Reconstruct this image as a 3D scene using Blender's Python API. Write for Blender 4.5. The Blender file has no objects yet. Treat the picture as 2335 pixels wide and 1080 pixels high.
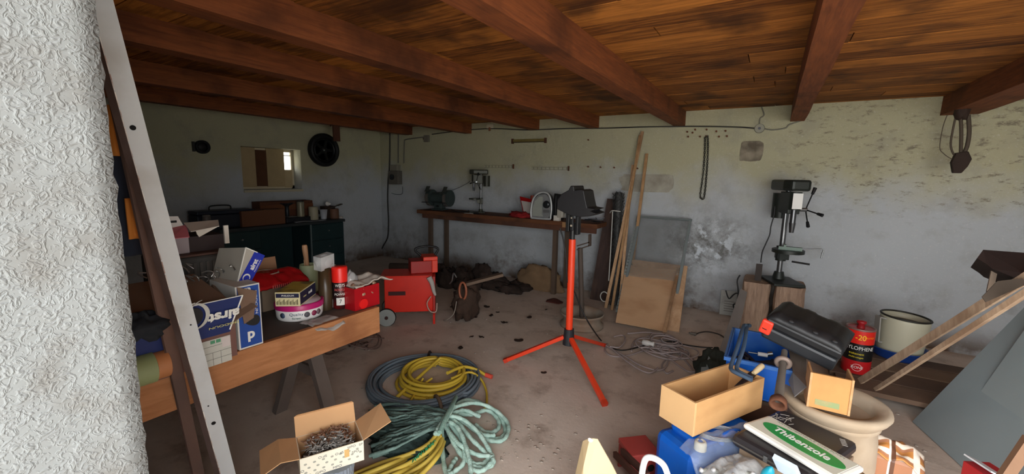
import bpy, math, random
import numpy as np
from mathutils import Matrix, Vector, noise
random.seed(7)
sc = bpy.context.scene
COL = sc.collection
PI = math.pi
# ------------------------------------------------------------------ camera
W, H = 2335, 1080
CX, CY = W/2, H/2
CAM = Vector((0, 0, 1.55))
_a = np.array([1765-CX, 412-CY]); _b = np.array([-404-CX, 366-CY])
F = float(np.sqrt(-(_a @ _b)))
_Y = np.array([_a[0], _a[1], F]); _Y /= np.linalg.norm(_Y)
_X = -np.array([_b[0], _b[1], F]); _X /= np.linalg.norm(_X)
_R = np.stack([_X, _Y, np.cross(_X, _Y)])
def at(px, py, ax, val):
    """the point of the plane (axis ax = val) seen at a picture position"""
    d = _R @ np.array([px-CX, py-CY, F]) / F
    t = (val - CAM[ax]) / d[ax]
    return CAM + Vector([float(q) for q in d]) * float(t)
def away(px, py, depth):
    d = _R @ np.array([px-CX, py-CY, F]) / F
    return CAM + Vector([float(q) for q in d]) * depth
cam = bpy.data.cameras.new('camera'); cam.sensor_width = 36; cam.lens = 36*F/W; cam.clip_start = .02
co = bpy.data.objects.new('camera', cam); COL.objects.link(co)
m3 = Matrix(_R.tolist()) @ Matrix(((1,0,0),(0,-1,0),(0,0,-1)))
co.matrix_world = Matrix.Translation(CAM) @ m3.to_4x4()
sc.camera = co
# ------------------------------------------------------------------ light
sc.view_settings.view_transform = 'Standard'; sc.view_settings.look = 'None'
sc.view_settings.gamma = 1; sc.view_settings.use_curve_mapping = False
sc.view_settings.exposure = 3.0
wd = bpy.data.worlds.new('overcast_sky'); sc.world = wd; wd.use_nodes = True
nt = wd.node_tree; nt.nodes.clear()
wo = nt.nodes.new('ShaderNodeOutputWorld'); bg = nt.nodes.new('ShaderNodeBackground')
bg.inputs[0].default_value = (.97, .98, 1, 1); bg.inputs[1].default_value = 1.0
nt.links.new(bg.outputs[0], wo.inputs[0])
def portal(loc, rot, sx, sy):
    l = bpy.data.lights.new('sky_portal', 'AREA'); l.shape = 'RECTANGLE'; l.size = sx; l.size_y = sy
    l.cycles.is_portal = True
    o = bpy.data.objects.new('sky_portal', l); COL.objects.link(o); o.location = loc; o.rotation_euler = rot
portal((1.12, -.12, 1.12), (PI/2, 0, 0), 3.96, 2.24)
# ------------------------------------------------------------------ materials
def lin(h):
    h = h.lstrip('#')
    c = [int(h[i:i+2], 16)/255 for i in (0, 2, 4)]
    return tuple((x/12.92 if x <= .04045 else ((x+.055)/1.055)**2.4) for x in c) + (1,)
_mats = {}
def mat(h, rough=.7, metal=0, var=.12, scale=12, h2=None, mix=.5, bump=.0, stretch=(1,1,1), bscale=None, emit=0, alpha=None, trans=0, detail=4, sharp=.12, spec=.4):
    key = (h, rough, metal, var, scale, h2, mix, bump, stretch, bscale, emit, alpha, trans, detail, sharp, spec)
    if key in _mats: return _mats[key]
    m = bpy.data.materials.new('surface_' + h.strip('#')); m.use_nodes = True
    n = m.node_tree.nodes; l = m.node_tree.links
    p = n['Principled BSDF']; p.inputs['Roughness'].default_value = rough; p.inputs['Metallic'].default_value = metal
    p.inputs['Specular IOR Level'].default_value = spec
    tc = n.new('ShaderNodeTexCoord'); mp = n.new('ShaderNodeMapping'); mp.inputs['Scale'].default_value = stretch
    l.new(tc.outputs['Object'], mp.inputs[0])
    nz = n.new('ShaderNodeTexNoise'); nz.inputs['Scale'].default_value = scale; nz.inputs['Detail'].default_value = detail
    nz.inputs['Roughness'].default_value = .6
    l.new(mp.outputs[0], nz.inputs['Vector'])
    c = lin(h); a = n.new('ShaderNodeMix'); a.data_type = 'RGBA'
    a.inputs[6].default_value = tuple(x*(1-var) for x in c[:3]) + (1,)
    a.inputs[7].default_value = tuple(min(1, x*(1+var)) for x in c[:3]) + (1,)
    l.new(nz.outputs['Fac'], a.inputs[0]); out = a.outputs[2]
    if h2:
        n2 = n.new('ShaderNodeTexNoise'); n2.inputs['Scale'].default_value = scale*.35; n2.inputs['Detail'].default_value = 6
        l.new(mp.outputs[0], n2.inputs['Vector'])
        r = n.new('ShaderNodeMapRange'); r.inputs[1].default_value = mix-sharp; r.inputs[2].default_value = mix+sharp
        l.new(n2.outputs['Fac'], r.inputs[0])
        b = n.new('ShaderNodeMix'); b.data_type = 'RGBA'; l.new(r.outputs[0], b.inputs[0]); l.new(out, b.inputs[6])
        b.inputs[7].default_value = lin(h2); out = b.outputs[2]
    l.new(out, p.inputs['Base Color'])
    if bump:
        bp = n.new('ShaderNodeBump'); bp.inputs['Strength'].default_value = bump; bp.inputs['Distance'].default_value = .01
        nb = n.new('ShaderNodeTexNoise'); nb.inputs['Scale'].default_value = bscale or scale*3; nb.inputs['Detail'].default_value = 6
        l.new(mp.outputs[0], nb.inputs['Vector']); l.new(nb.outputs['Fac'], bp.inputs['Height']); l.new(bp.outputs[0], p.inputs['Normal'])
    if alpha is not None: p.inputs['Alpha'].default_value = alpha
    if trans: p.inputs['Transmission Weight'].default_value = trans
    _mats[key] = m
    return m
def glass(h='e8f0f0', rough=.08, alpha=.35): return mat(h, rough, 0, .03, alpha=alpha, spec=.8)
STEEL = mat('8c8f90', .35, .9, .15); DSTEEL = mat('45464a', .45, .8, .2)
RUST = mat('4a2e22', .85, .2, .35, 20, '6e4530', .55, .3)
BLACK = mat('151617', .5, 0, .2); CARD = mat('a98562', .85, 0, .08); CARDI = mat('c79c70', .85, 0, .06)
PLY = mat('c79a6c', .7, 0, .1, 9, 'b08052', .58, .1, (1,1,6))
WHITE = mat('e6e6e2', .6, 0, .04); GREYP = mat('7d8285', .6, 0, .1)
RED = mat('c4180e', .4, 0, .08, 6, '8e1a12', .62); ORANGE = mat('e0371c', .4, 0, .1)
BLUE = mat('0f57b4', .4, 0, .1, 8, '4d7db5', .66); NAVY = mat('14255c', .6, 0, .1)
DWOOD = mat('5b3a2a', .8, 0, .25, 9, '3b261c', .55, .25)

# ------------------------------------------------------------------ mesh building
class MB:
    def __init__(s): s.v = []; s.f = []; s.s = []; s.M = Matrix()
    def add(s, vs, fs, smooth=False):
        o = len(s.v); s.v += [s.M @ Vector(v) for v in vs]
        s.f += [tuple(i+o for i in f) for f in fs]; s.s += [smooth]*len(fs); return s
    def box(s, c, d, rot=None):
        x, y, z = d[0]/2, d[1]/2, d[2]/2
        vs = [Vector(q) for q in ((-x,-y,-z),(x,-y,-z),(x,y,-z),(-x,y,-z),(-x,-y,z),(x,-y,z),(x,y,z),(-x,y,z))]
        if rot is not None:
            R = rot if isinstance(rot, Matrix) else euler(*rot); vs = [R @ q for q in vs]
        c = Vector(c)
        return s.add([q+c for q in vs], [(3,2,1,0),(4,5,6,7),(0,1,5,4),(1,2,6,5),(2,3,7,6),(3,0,4,7)])
    def bx(s, x0, x1, y0, y1, z0, z1): return s.box(((x0+x1)/2,(y0+y1)/2,(z0+z1)/2), (x1-x0, y1-y0, z1-z0))
    def bar(s, p0, p1, w, h, up=(0,0,1)):
        """square bar; w across, h along up"""
        p0, p1 = Vector(p0), Vector(p1); d = (p1-p0); L = d.length; d.normalize()
        sd = d.cross(Vector(up));
        if sd.length < 1e-4: sd = Vector((1,0,0))
        sd.normalize(); u = sd.cross(d)
        R = Matrix((d, sd, u)).transposed()
        return s.box((p0+p1)/2, (L, w, h), R)
    def cyl(s, p0, p1, r0, r1=None, n=20, smooth=True):
        r1 = r0 if r1 is None else r1
        p0, p1 = Vector(p0), Vector(p1); d = (p1-p0).normalized(); a = d.orthogonal().normalized(); b = d.cross(a)
        vs = []
        for p, r in ((p0, r0), (p1, r1)):
            for i in range(n):
                t = 2*PI*i/n; vs.append(p + (a*math.cos(t)+b*math.sin(t))*r)
        s.add(vs, [(i, (i+1)%n, n+(i+1)%n, n+i) for i in range(n)], smooth)
        s.add(vs[:n], [tuple(reversed(range(n)))]); return s.add(vs[n:], [tuple(range(n))])
    def lathe(s, prof, c=(0,0,0), n=28, smooth=True, M=None, ex=1):
        c = Vector(c); vs = []; M = M or Matrix()
        for r, z in prof:
            for i in range(n): t = 2*PI*i/n; vs.append(M @ Vector((r*math.cos(t), r*math.sin(t)*ex, z)) + c)
        fs = []
        for k in range(len(prof)-1):
            for i in range(n): fs.append((k*n+i, k*n+(i+1)%n, (k+1)*n+(i+1)%n, (k+1)*n+i))
        s.add(vs, fs, smooth)
        if prof[0][0] > 1e-4: s.add(vs[:n], [tuple(reversed(range(n)))])
        if prof[-1][0] > 1e-4: s.add(vs[-n:], [tuple(range(n))])
        return s
    def tube(s, pts, r, n=8, closed=False):
        pts = [Vector(p) for p in pts]; N = len(pts); vs = []; prev = None
        for i, p in enumerate(pts):
            q0 = pts[i-1] if (i > 0 or closed) else pts[0]; q1 = pts[(i+1)%N] if (i < N-1 or closed) else pts[-1]
            d = (q1-q0)
            if d.length < 1e-9: d = Vector((0,0,1))
            d.normalize()
            a = d.orthogonal() if prev is None else prev - d*prev.dot(d)
            if a.length < 1e-5: a = d.orthogonal()
            a.normalize(); prev = a; b = d.cross(a)
            rr = r(i/(N-1)) if callable(r) else r
            for k in range(n): t = 2*PI*k/n; vs.append(p+(a*math.cos(t)+b*math.sin(t))*rr)
        M_ = N if closed else N-1
        s.add(vs, [(i*n+k, i*n+(k+1)%n, ((i+1)%N)*n+(k+1)%n, ((i+1)%N)*n+k) for i in range(M_) for k in range(n)], True)
        if not closed: s.add(vs[:n], [tuple(reversed(range(n)))]); s.add(vs[-n:], [tuple(range(n))])
        return s
    def prism(s, poly, th, M=None):
        """polygon in the xy plane of M, extruded th along its z"""
        M = M or Matrix(); n = len(poly)
        vs = [M @ Vector((x,y,0)) for x,y in poly] + [M @ Vector((x,y,th)) for x,y in poly]
        return s.add(vs, [tuple(reversed(range(n))), tuple(range(n,2*n))] + [(i,(i+1)%n,n+(i+1)%n,n+i) for i in range(n)])
    def slab(s, ps, th, nrm=None):
        """sheet of thickness th through the corner points ps, growing along -normal"""
        ps = [Vector(p) for p in ps]; n = len(ps)
        k = Vector(nrm) if nrm else (ps[1]-ps[0]).cross(ps[2]-ps[0])
        k = k.normalized()*th
        vs = ps + [p-k for p in ps]
        return s.add(vs, [tuple(range(n)), tuple(reversed(range(n,2*n)))] + [(i,n+i,n+(i+1)%n,(i+1)%n) for i in range(n)])
    def sheet(s, fn, nu, nv, th=.002):
        """curved sheet: fn(u, v) -> point, with thickness"""
        P = [[Vector(fn(i/nu, j/nv)) for j in range(nv+1)] for i in range(nu+1)]
        top = []; bot = []
        for i in range(nu+1):
            for j in range(nv+1):
                a = P[min(i+1,nu)][j]-P[max(i-1,0)][j]; b = P[i][min(j+1,nv)]-P[i][max(j-1,0)]
                k = a.cross(b); k = k.normalized() if k.length > 1e-9 else Vector((0,0,1))
                top.append(P[i][j]+k*th/2); bot.append(P[i][j]-k*th/2)
        w = nv+1; n = len(top); fs = []
        for i in range(nu):
            for j in range(nv):
                a = i*w+j; fs += [(a,a+w,a+w+1,a+1), (n+a,n+a+1,n+a+w+1,n+a+w)]
        for i in range(nu): fs += [(i*w, n+i*w, n+(i+1)*w, (i+1)*w), (i*w+nv, (i+1)*w+nv, n+(i+1)*w+nv, n+i*w+nv)]
        for j in range(nv): fs += [(j, j+1, n+j+1, n+j), (nu*w+j, n+nu*w+j, n+nu*w+j+1, nu*w+j+1)]
        return s.add(top+bot, fs, True)
    def blob(s, c, r, seed=0, amp=.2, fq=2.5, n=20, flat=None, M=None):
        """lumpy closed body (bags, rags, clods)"""
        c = Vector(c); r = Vector(r) if not isinstance(r, (int,float)) else Vector((r,r,r)); vs = []; M = M or Matrix()
        def pt(th, ph):
            d = Vector((math.sin(th)*math.cos(ph), math.sin(th)*math.sin(ph), math.cos(th)))
            k = 1+amp*noise.fractal(d*fq+Vector((seed*3.1, seed*1.7, seed)), 1, 2, 3)*1.6
            q = Vector((d.x*r.x*k, d.y*r.y*k, d.z*r.z*k))
            if flat is not None and q.z < flat: q.z = flat
            return M @ q + c
        vs = [pt(0,0)] + [pt(PI*i/n, 2*PI*j/(2*n)) for i in range(1,n) for j in range(2*n)] + [pt(PI,0)]
        w = 2*n; fs = [(0, 1+j, 1+(j+1)%w) for j in range(w)]
        for i in range(n-2):
            for j in range(w): a = 1+i*w; fs.append((a+j, a+w+j, a+w+(j+1)%w, a+(j+1)%w))
        a = 1+(n-2)*w; fs += [(a+j, len(vs)-1, a+(j+1)%w) for j in range(w)]
        return s.add(vs, fs, True)
def euler(rx, ry, rz): return (Matrix.Rotation(rz,3,'Z') @ Matrix.Rotation(ry,3,'Y') @ Matrix.Rotation(rx,3,'X'))
def fr(o, x, y):
    x = Vector(x).normalized(); y = Vector(y); z = x.cross(y).normalized(); y = z.cross(x)
    M = Matrix((x, y, z)).transposed().to_4x4(); M.translation = Vector(o); return M
def smoothpath(pts, k=8, closed=False):
    pts = [Vector(p) for p in pts]; N = len(pts); out = []
    g = (lambda i: pts[i % N]) if closed else (lambda i: pts[max(0, min(N-1, i))])
    for i in range(N if closed else N-1):
        a, b, c, d = g(i-1), g(i), g(i+1), g(i+2)
        for j in range(k):
            t = j/k
            out.append(.5*((2*b)+(c-a)*t+(2*a-5*b+4*c-d)*t*t+(3*b-3*c+d-a)*t**3))
    if not closed: out.append(pts[-1])
    return out

def obj(name, mb, m, parent=None, bev=0, loc=None):
    me = bpy.data.meshes.new(name); me.from_pydata([tuple(v) for v in mb.v], [], mb.f); me.update()
    for p, q in zip(me.polygons, mb.s): p.use_smooth = q
    me.materials.append(m)
    o = bpy.data.objects.new(name, me); COL.objects.link(o)
    if loc is not None:
        me.transform(Matrix.Translation(-Vector(loc))); o.location = loc
    if parent: o.parent = parent
    if bev:
        b = o.modifiers.new('bevel', 'BEVEL'); b.width = bev; b.segments = 2; b.limit_method = 'ANGLE'; b.angle_limit = .6
    return o
def struct(name, mb, m, bev=0):
    o = obj(name, mb, m, None, bev); o['kind'] = 'structure'; return o
def tag(o, label, cat, group=None, kind=None):
    o['label'] = label; o['category'] = cat
    if group: o['group'] = group
    if kind: o['kind'] = kind
    return o
def thing(name, label, cat, loc=(0,0,0), rz=0, group=None, rot=None):
    o = bpy.data.objects.new(name, None); o.empty_display_size = .05; COL.objects.link(o); o.location = loc
    o.rotation_euler = rot if rot else (0,0,rz)
    return tag(o, label, cat, group)
def solo(name, mb, m, label, cat, loc=(0,0,0), rot=(0,0,0), group=None, bev=0, kind=None):
    """a thing that is one mesh, built around its own origin"""
    o = obj(name, mb, m, None, bev); o.location = loc; o.rotation_euler = rot; return tag(o, label, cat, group, kind)
def world(name, mb, m, label, cat, group=None, bev=0, kind=None):
    """a thing that is one mesh, built in room coordinates; its origin goes to its lowest point"""
    lo = min(mb.v, key=lambda v: v.z)
    o = obj(name, mb, m, None, bev, loc=lo); return tag(o, label, cat, group, kind)
def text(s, size, M, m, parent, name='lettering', th=.0006, sx=1, bold=0, align='CENTER'):
    c = bpy.data.curves.new(name, 'FONT'); c.body = s; c.size = size; c.align_x = align; c.align_y = 'CENTER'; c.extrude = th; c.offset = bold
    t = bpy.data.objects.new(name, c); me = bpy.data.meshes.new_from_object(t); bpy.data.objects.remove(t); bpy.data.curves.remove(c)
    me.transform(M @ Matrix.Diagonal((sx,1,1,1))); me.materials.clear(); me.materials.append(m)
    o = bpy.data.objects.new(name, me); COL.objects.link(o); o.parent = parent; return o
def tray(mb, lx, ly, h, th=.01, z0=0):
    """open box, origin at one lower corner"""
    mb.bx(0,lx,0,ly,z0,z0+th); mb.bx(0,lx,0,th,z0+th,z0+h); mb.bx(0,lx,ly-th,ly,z0+th,z0+h)
    mb.bx(0,th,th,ly-th,z0+th,z0+h); mb.bx(lx-th,lx,th,ly-th,z0+th,z0+h); return mb
def corner(Fp, Rp, Lp):
    """frame of a box from three of its top corners in one horizontal plane"""
    u = Rp-Fp; v = Lp-Fp; rz = math.atan2(u.y, u.x); n = Vector((-math.sin(rz), math.cos(rz), 0))
    return rz, u.length, abs(v.dot(n))

# ------------------------------------------------------------------ the room
D = 5.36; XL = -6.15; XR = 3.1; ZC = 2.33; YF = -.12; YI = .225; XJ = -.85
def wallmat():
    m = bpy.data.materials.new('old_limewash'); m.use_nodes = True; n = m.node_tree.nodes; l = m.node_tree.links
    p = n['Principled BSDF']; p.inputs['Roughness'].default_value = .9; p.inputs['Specular IOR Level'].default_value = .2
    tc = n.new('ShaderNodeTexCoord')
    def nz(s, det=6, ro=.6):
        q = n.new('ShaderNodeTexNoise'); q.inputs['Scale'].default_value = s; q.inputs['Detail'].default_value = det; q.inputs['Roughness'].default_value = ro
        l.new(tc.outputs['Object'], q.inputs['Vector']); return q.outputs['Fac']
    def rng(s, a, b, c=0, d=1):
        r = n.new('ShaderNodeMapRange'); l.new(s, r.inputs[0])
        for i, v in enumerate((a,b,c,d)): r.inputs[i+1].default_value = v
        return r.outputs[0]
    def mix(f, a, b):
        x = n.new('ShaderNodeMix'); x.data_type = 'RGBA'; l.new(f, x.inputs[0])
        for i, v in ((6,a),(7,b)):
            if isinstance(v, tuple): x.inputs[i].default_value = v
            else: l.new(v, x.inputs[i])
        return x.outputs[2]
    def mul(a, b):
        x = n.new('ShaderNodeMath'); x.operation = 'MULTIPLY'; l.new(a, x.inputs[0])
        if isinstance(b, (int,float)): x.inputs[1].default_value = b
        else: l.new(b, x.inputs[1])
        return x.outputs[0]
    sp = n.new('ShaderNodeSeparateXYZ'); l.new(tc.outputs['Object'], sp.inputs[0])
    # yellowish tone above, bluish tone below, with a wandering border
    ad = n.new('ShaderNodeMath'); ad.operation = 'ADD'; l.new(sp.outputs['Z'], ad.inputs[0]); l.new(rng(nz(1.5), .3, .7, -.25, .25), ad.inputs[1])
    band = rng(ad.outputs[0], 1.25, 1.75)
    col = mix(band, lin('b0b5b8'), lin('aca98d'))
    col = mix(rng(nz(3.5), .52, .68, 0, .35), col, lin('8d8b82'))
    col = mix(rng(nz(60, 3), .6, .75, 0, .35), col, lin('d5d5cf'))
    # grime and damp stains low on the wall
    low = rng(sp.outputs['Z'], .75, .1)
    col = mix(mul(low, rng(nz(2.2, 8, .7), .5, .66)), col, lin('6a6258'))
    col = mix(mul(rng(sp.outputs['Z'], .28, .0), rng(nz(3, 6), .35, .55)), col, lin('5a4534'))
    # damp patch of peeling limewash on the back wall, rough open plaster high on its right
    def near(x0, z0, rx, rz_):
        a = n.new('ShaderNodeCombineXYZ'); l.new(sp.outputs['X'], a.inputs[0]); l.new(sp.outputs['Z'], a.inputs[2])
        m_ = n.new('ShaderNodeMapping'); l.new(a.outputs[0], m_.inputs[0]); m_.inputs['Location'].default_value = (-x0/rx, 0, -z0/rz_); m_.inputs['Scale'].default_value = (1/rx, 0, 1/rz_)
        v = n.new('ShaderNodeVectorMath'); v.operation = 'LENGTH'; l.new(m_.outputs[0], v.inputs[0]); return rng(v.outputs['Value'], 1.0, .3)
    col = mix(mul(near(-.62,.78,.75,.5), rng(nz(5, 8, .75), .42, .6)), col, lin('6f6f6c'))
    col = mix(mul(near(-.62,.78,.6,.45), rng(nz(9, 4), .55, .62)), col, lin('c6cdd2'))
    rough_ = mul(rng(sp.outputs['X'], -.05, .25), rng(ad.outputs[0], 1.15, 1.5))
    mpz = n.new('ShaderNodeMapping'); mpz.inputs['Scale'].default_value = (1, 1, 2.5); l.new(tc.outputs['Object'], mpz.inputs[0])
    q2 = n.new('ShaderNodeTexNoise'); q2.inputs['Scale'].default_value = 9; q2.inputs['Detail'].default_value = 8; q2.inputs['Roughness'].default_value = .75; l.new(mpz.outputs[0], q2.inputs['Vector'])
    col = mix(mul(rough_, rng(q2.outputs['Fac'], .54, .64)), col, lin('7b7565'))
    l.new(col, p.inputs['Base Color'])
    b = n.new('ShaderNodeBump'); b.inputs['Strength'].default_value = .6; b.inputs['Distance'].default_value = .014
    x = n.new('ShaderNodeMath'); x.operation = 'ADD'; l.new(nz(22, 8, .7), x.inputs[0]); l.new(mul(nz(5, 4), 1.6), x.inputs[1])
    l.new(x.outputs[0], b.inputs['Height']); l.new(b.outputs[0], p.inputs['Normal'])
    return m
WALL = wallmat()
def stuccomat():
    m = bpy.data.materials.new('roughcast'); m.use_nodes = True; n = m.node_tree.nodes; l = m.node_tree.links
    p = n['Principled BSDF']; p.inputs['Roughness'].default_value = .75
    tc = n.new('ShaderNodeTexCoord')
    a = n.new('ShaderNodeTexNoise'); a.inputs['Scale'].default_value = 95; a.inputs['Detail'].default_value = 2; a.inputs['Distortion'].default_value = 1.4
    g = n.new('ShaderNodeTexNoise'); g.inputs['Scale'].default_value = 9; g.inputs['Detail'].default_value = 5
    l.new(tc.outputs['Object'], a.inputs['Vector']); l.new(tc.outputs['Object'], g.inputs['Vector'])
    r = n.new('ShaderNodeMapRange'); r.inputs[1].default_value = .58; r.inputs[2].default_value = .74; l.new(g.outputs['Fac'], r.inputs[0])
    x = n.new('ShaderNodeMix'); x.data_type = 'RGBA'; l.new(r.outputs[0], x.inputs[0]); x.inputs[6].default_value = lin('7e8282'); x.inputs[7].default_value = lin('6f6f6c')
    l.new(x.outputs[2], p.inputs['Base Color'])
    rr = n.new('ShaderNodeMapRange'); rr.inputs[1].default_value = .45; rr.inputs[2].default_value = .7; l.new(a.outputs['Fac'], rr.inputs[0])
    b = n.new('ShaderNodeBump'); b.inputs['Strength'].default_value = .5; b.inputs['Distance'].default_value = .004
    l.new(rr.outputs[0], b.inputs['Height']); l.new(b.outputs[0], p.inputs['Normal'])
    return m
def floormat():
    m = bpy.data.materials.new('dirty_concrete'); m.use_nodes = True; n = m.node_tree.nodes; l = m.node_tree.links
    p = n['Principled BSDF']; p.inputs['Roughness'].default_value = .8; p.inputs['Specular IOR Level'].default_value = .3
    tc = n.new('ShaderNodeTexCoord')
    def nz(s, det=6, ro=.6):
        q = n.new('ShaderNodeTexNoise'); q.inputs['Scale'].default_value = s; q.inputs['Detail'].default_value = det; q.inputs['Roughness'].default_value = ro
        l.new(tc.outputs['Object'], q.inputs['Vector']); return q.outputs['Fac']
    def mixin(f, a, b, lo, hi, k=1):
        r = n.new('ShaderNodeMapRange'); l.new(f, r.inputs[0]); r.inputs[1].default_value = lo; r.inputs[2].default_value = hi; r.inputs[4].default_value = k
        x = n.new('ShaderNodeMix'); x.data_type = 'RGBA'; l.new(r.outputs[0], x.inputs[0])
        if isinstance(a, tuple): x.inputs[6].default_value = a
        else: l.new(a, x.inputs[6])
        x.inputs[7].default_value = b; return x.outputs[2]
    c = mixin(nz(1.1), lin('c2b2a4'), lin('d8cabd'), .4, .65)
    c = mixin(nz(4, 8, .7), c, lin('8f7c6d'), .52, .7, .7)
    c = mixin(nz(14, 5), c, lin('dcd2c8'), .6, .75, .5)
    l.new(c, p.inputs['Base Color'])
    b = n.new('ShaderNodeBump'); b.inputs['Strength'].default_value = .35; b.inputs['Distance'].default_value = .006
    l.new(nz(25, 8, .7), b.inputs['Height']); l.new(b.outputs[0], p.inputs['Normal'])
    return m
def plankmat(dark, light, streak, along, redk=None):
    """wood with long grain; a random tone for every separate board of the mesh"""
    m = bpy.data.materials.new('boarding'); m.use_nodes = True; n = m.node_tree.nodes; l = m.node_tree.links
    p = n['Principled BSDF']; p.inputs['Roughness'].default_value = .75; p.inputs['Specular IOR Level'].default_value = .25
    tc = n.new('ShaderNodeTexCoord'); mp = n.new('ShaderNodeMapping'); mp.inputs['Scale'].default_value = along
    l.new(tc.outputs['Object'], mp.inputs[0])
    a = n.new('ShaderNodeTexNoise'); a.inputs['Scale'].default_value = 7; a.inputs['Detail'].default_value = 8; a.inputs['Roughness'].default_value = .65; a.inputs['Distortion'].default_value = .5
    g = n.new('ShaderNodeTexNoise'); g.inputs['Scale'].default_value = 2.4; g.inputs['Detail'].default_value = 5
    l.new(mp.outputs[0], a.inputs['Vector']); l.new(tc.outputs['Object'], g.inputs['Vector'])
    ge = n.new('ShaderNodeNewGeometry')
    x = n.new('ShaderNodeMix'); x.data_type = 'RGBA'; x.inputs[6].default_value = lin(dark); x.inputs[7].default_value = lin(light)
    r = n.new('ShaderNodeMapRange'); r.inputs[1].default_value = .3; r.inputs[2].default_value = .7; l.new(a.outputs['Fac'], r.inputs[0])
    ad = n.new('ShaderNodeMath'); ad.operation = 'MULTIPLY_ADD'; l.new(ge.outputs['Random Per Island'], ad.inputs[0]); ad.inputs[1].default_value = .7
    l.new(r.outputs[0], ad.inputs[2]); sb = n.new('ShaderNodeMath'); sb.operation = 'SUBTRACT'; sb.use_clamp = True; l.new(ad.outputs[0], sb.inputs[0]); sb.inputs[1].default_value = .4
    l.new(sb.outputs[0], x.inputs[0])
    r2 = n.new('ShaderNodeMapRange'); r2.inputs[1].default_value = .52; r2.inputs[2].default_value = .68; r2.inputs[4].default_value = .8; l.new(g.outputs['Fac'], r2.inputs[0])
    y = n.new('ShaderNodeMix'); y.data_type = 'RGBA'; l.new(r2.outputs[0], y.inputs[0]); l.new(x.outputs[2], y.inputs[6]); y.inputs[7].default_value = lin(streak)
    l.new(y.outputs[2], p.inputs['Base Color'])
    b = n.new('ShaderNodeBump'); b.inputs['Strength'].default_value = .3; b.inputs['Distance'].default_value = .005; l.new(a.outputs['Fac'], b.inputs['Height']); l.new(b.outputs[0], p.inputs['Normal'])
    return m
STUCCO = stuccomat()
BEAMW = plankmat('633620', '8a4f2a', '452617', (8, .6, 8)); CEILW = plankmat('5e3412', 'bf7a35', '3a2010', (.5, 7, 7))
struct('floor', MB().bx(XL-.2, XR+.2, YF-.02, D+.2, -.1, 0), floormat())
struct('ground_outside', MB().bx(-14, 14, -14, YF-.02, -.12, -.02), mat('cfc8b8', .9, 0, .1, 3))
struct('wall_back', MB().bx(XL-.2, XR+.2, D, D+.25, 0, 2.6), WALL)
struct('wall_right', MB().bx(XR, XR+.25, YF, D, 0, 2.6), WALL)
# left wall with its window opening
wy0, wy1, wz0, wz1 = at(548,330,0,XL).y, at(684,330,0,XL).y, at(600,432,0,XL).z, at(600,336,0,XL).z
w = MB(); T = .3
w.bx(XL-T, XL, YI, wy0, 0, 2.6); w.bx(XL-T, XL, wy1, D, 0, 2.6); w.bx(XL-T, XL, wy0, wy1, 0, wz0); w.bx(XL-T, XL, wy0, wy1, wz1, 2.6)
struct('wall_left', w, WALL)
# front wall: interior part and the roughcast jamb beside the doorway
struct('wall_front', MB().bx(XL-.2, XJ-.02, YF, YI-.01, 0, 2.6), WALL)
def jamb():
    b = MB(); ny, nzz = 14, 130
    def f(u, v):
        z = 2.6*v; y = YF-.05+(YI-YF+.05)*u
        e = .004*noise.noise(Vector((y*30, z*30, 0)))
        if u == 1: y += .003*noise.noise(Vector((0, z*45, 3)))
        return (XJ+e, y, z)
    b.sheet(f, ny, nzz, .04); return b
struct('trim_1', jamb(), STUCCO)
struct('wall_front_lintel', MB().bx(XJ-.02, XR, YF, YF+.2, 2.24, 2.6), WALL)
# ceiling boards run across the beams
c = MB(); y = YF-.3; k = 0
while y < D+.2:
    wv = random.uniform(.17,.24); x0 = XL-.2
    off = random.uniform(1.5,3.2)
    while x0 < XR+.2:
        x1 = min(x0+off, XR+.2); c.bx(x0+.003, x1-.003, y+.004, y+wv-.003, ZC+random.uniform(0,.004), ZC+.03); x0 = x1; off = random.uniform(2.5,4.2)
    y += wv
struct('ceiling', c, CEILW)
struct('ceiling_deck', MB().bx(XL-.2, XR+.2, YF-.3, D+.25, ZC+.035, ZC+.12), DWOOD)
bx = [(.085,.125,2.165),(-1.075,.13,2.165),(-2.13,.13,2.18),(-3.02,.14,2.19),(-4.2,.13,2.18),(-5.48,.14,2.2),(1.22,.24,2.165),(2.45,.13,2.165),(3.6,.13,2.165)]
desc = ['third ceiling beam from the right, square end above the tall drill press', 'ceiling beam running from the top centre of the picture to above the leaning sticks',
        'ceiling beam with the cobweb, ending above the lamp tripod', 'ceiling beam left of the cobweb beam, dark red brown', 'ceiling beam second from the left wall',
        'ceiling beam nearest the left wall, above the window', 'broad dark ceiling beam at the right with the hanging pulley', 'ceiling beam beyond the right edge', 'ceiling beam close to the right wall']
for (x, wv, zb), dsc in zip(bx[:7], desc):
    b = MB(); n = 24
    def f(i, sx, sz):
        yy = (YI-.3)+(D-YI+.34)*i/n
        return (x+(wv if sx else 0)+.006*noise.noise(Vector((x*3+sx*5, yy*1.3, sz))), yy, (ZC+.004 if sz else zb+.006*noise.noise(Vector((x*9, yy*1.1, 7)))))
    vs = []
    for i in range(n+1): vs += [f(i,0,0), f(i,1,0), f(i,1,1), f(i,0,1)]
    fs = [(4*i+a, 4*i+(a+1)%4, 4*i+4+(a+1)%4, 4*i+4+a) for i in range(n) for a in range(4)] + [(3,2,1,0), (4*n,4*n+1,4*n+2,4*n+3)]
    b.add(vs, fs)
    o = struct('ceiling_beam', b, BEAMW); o['label'] = dsc; o['category'] = 'beam'
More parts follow.
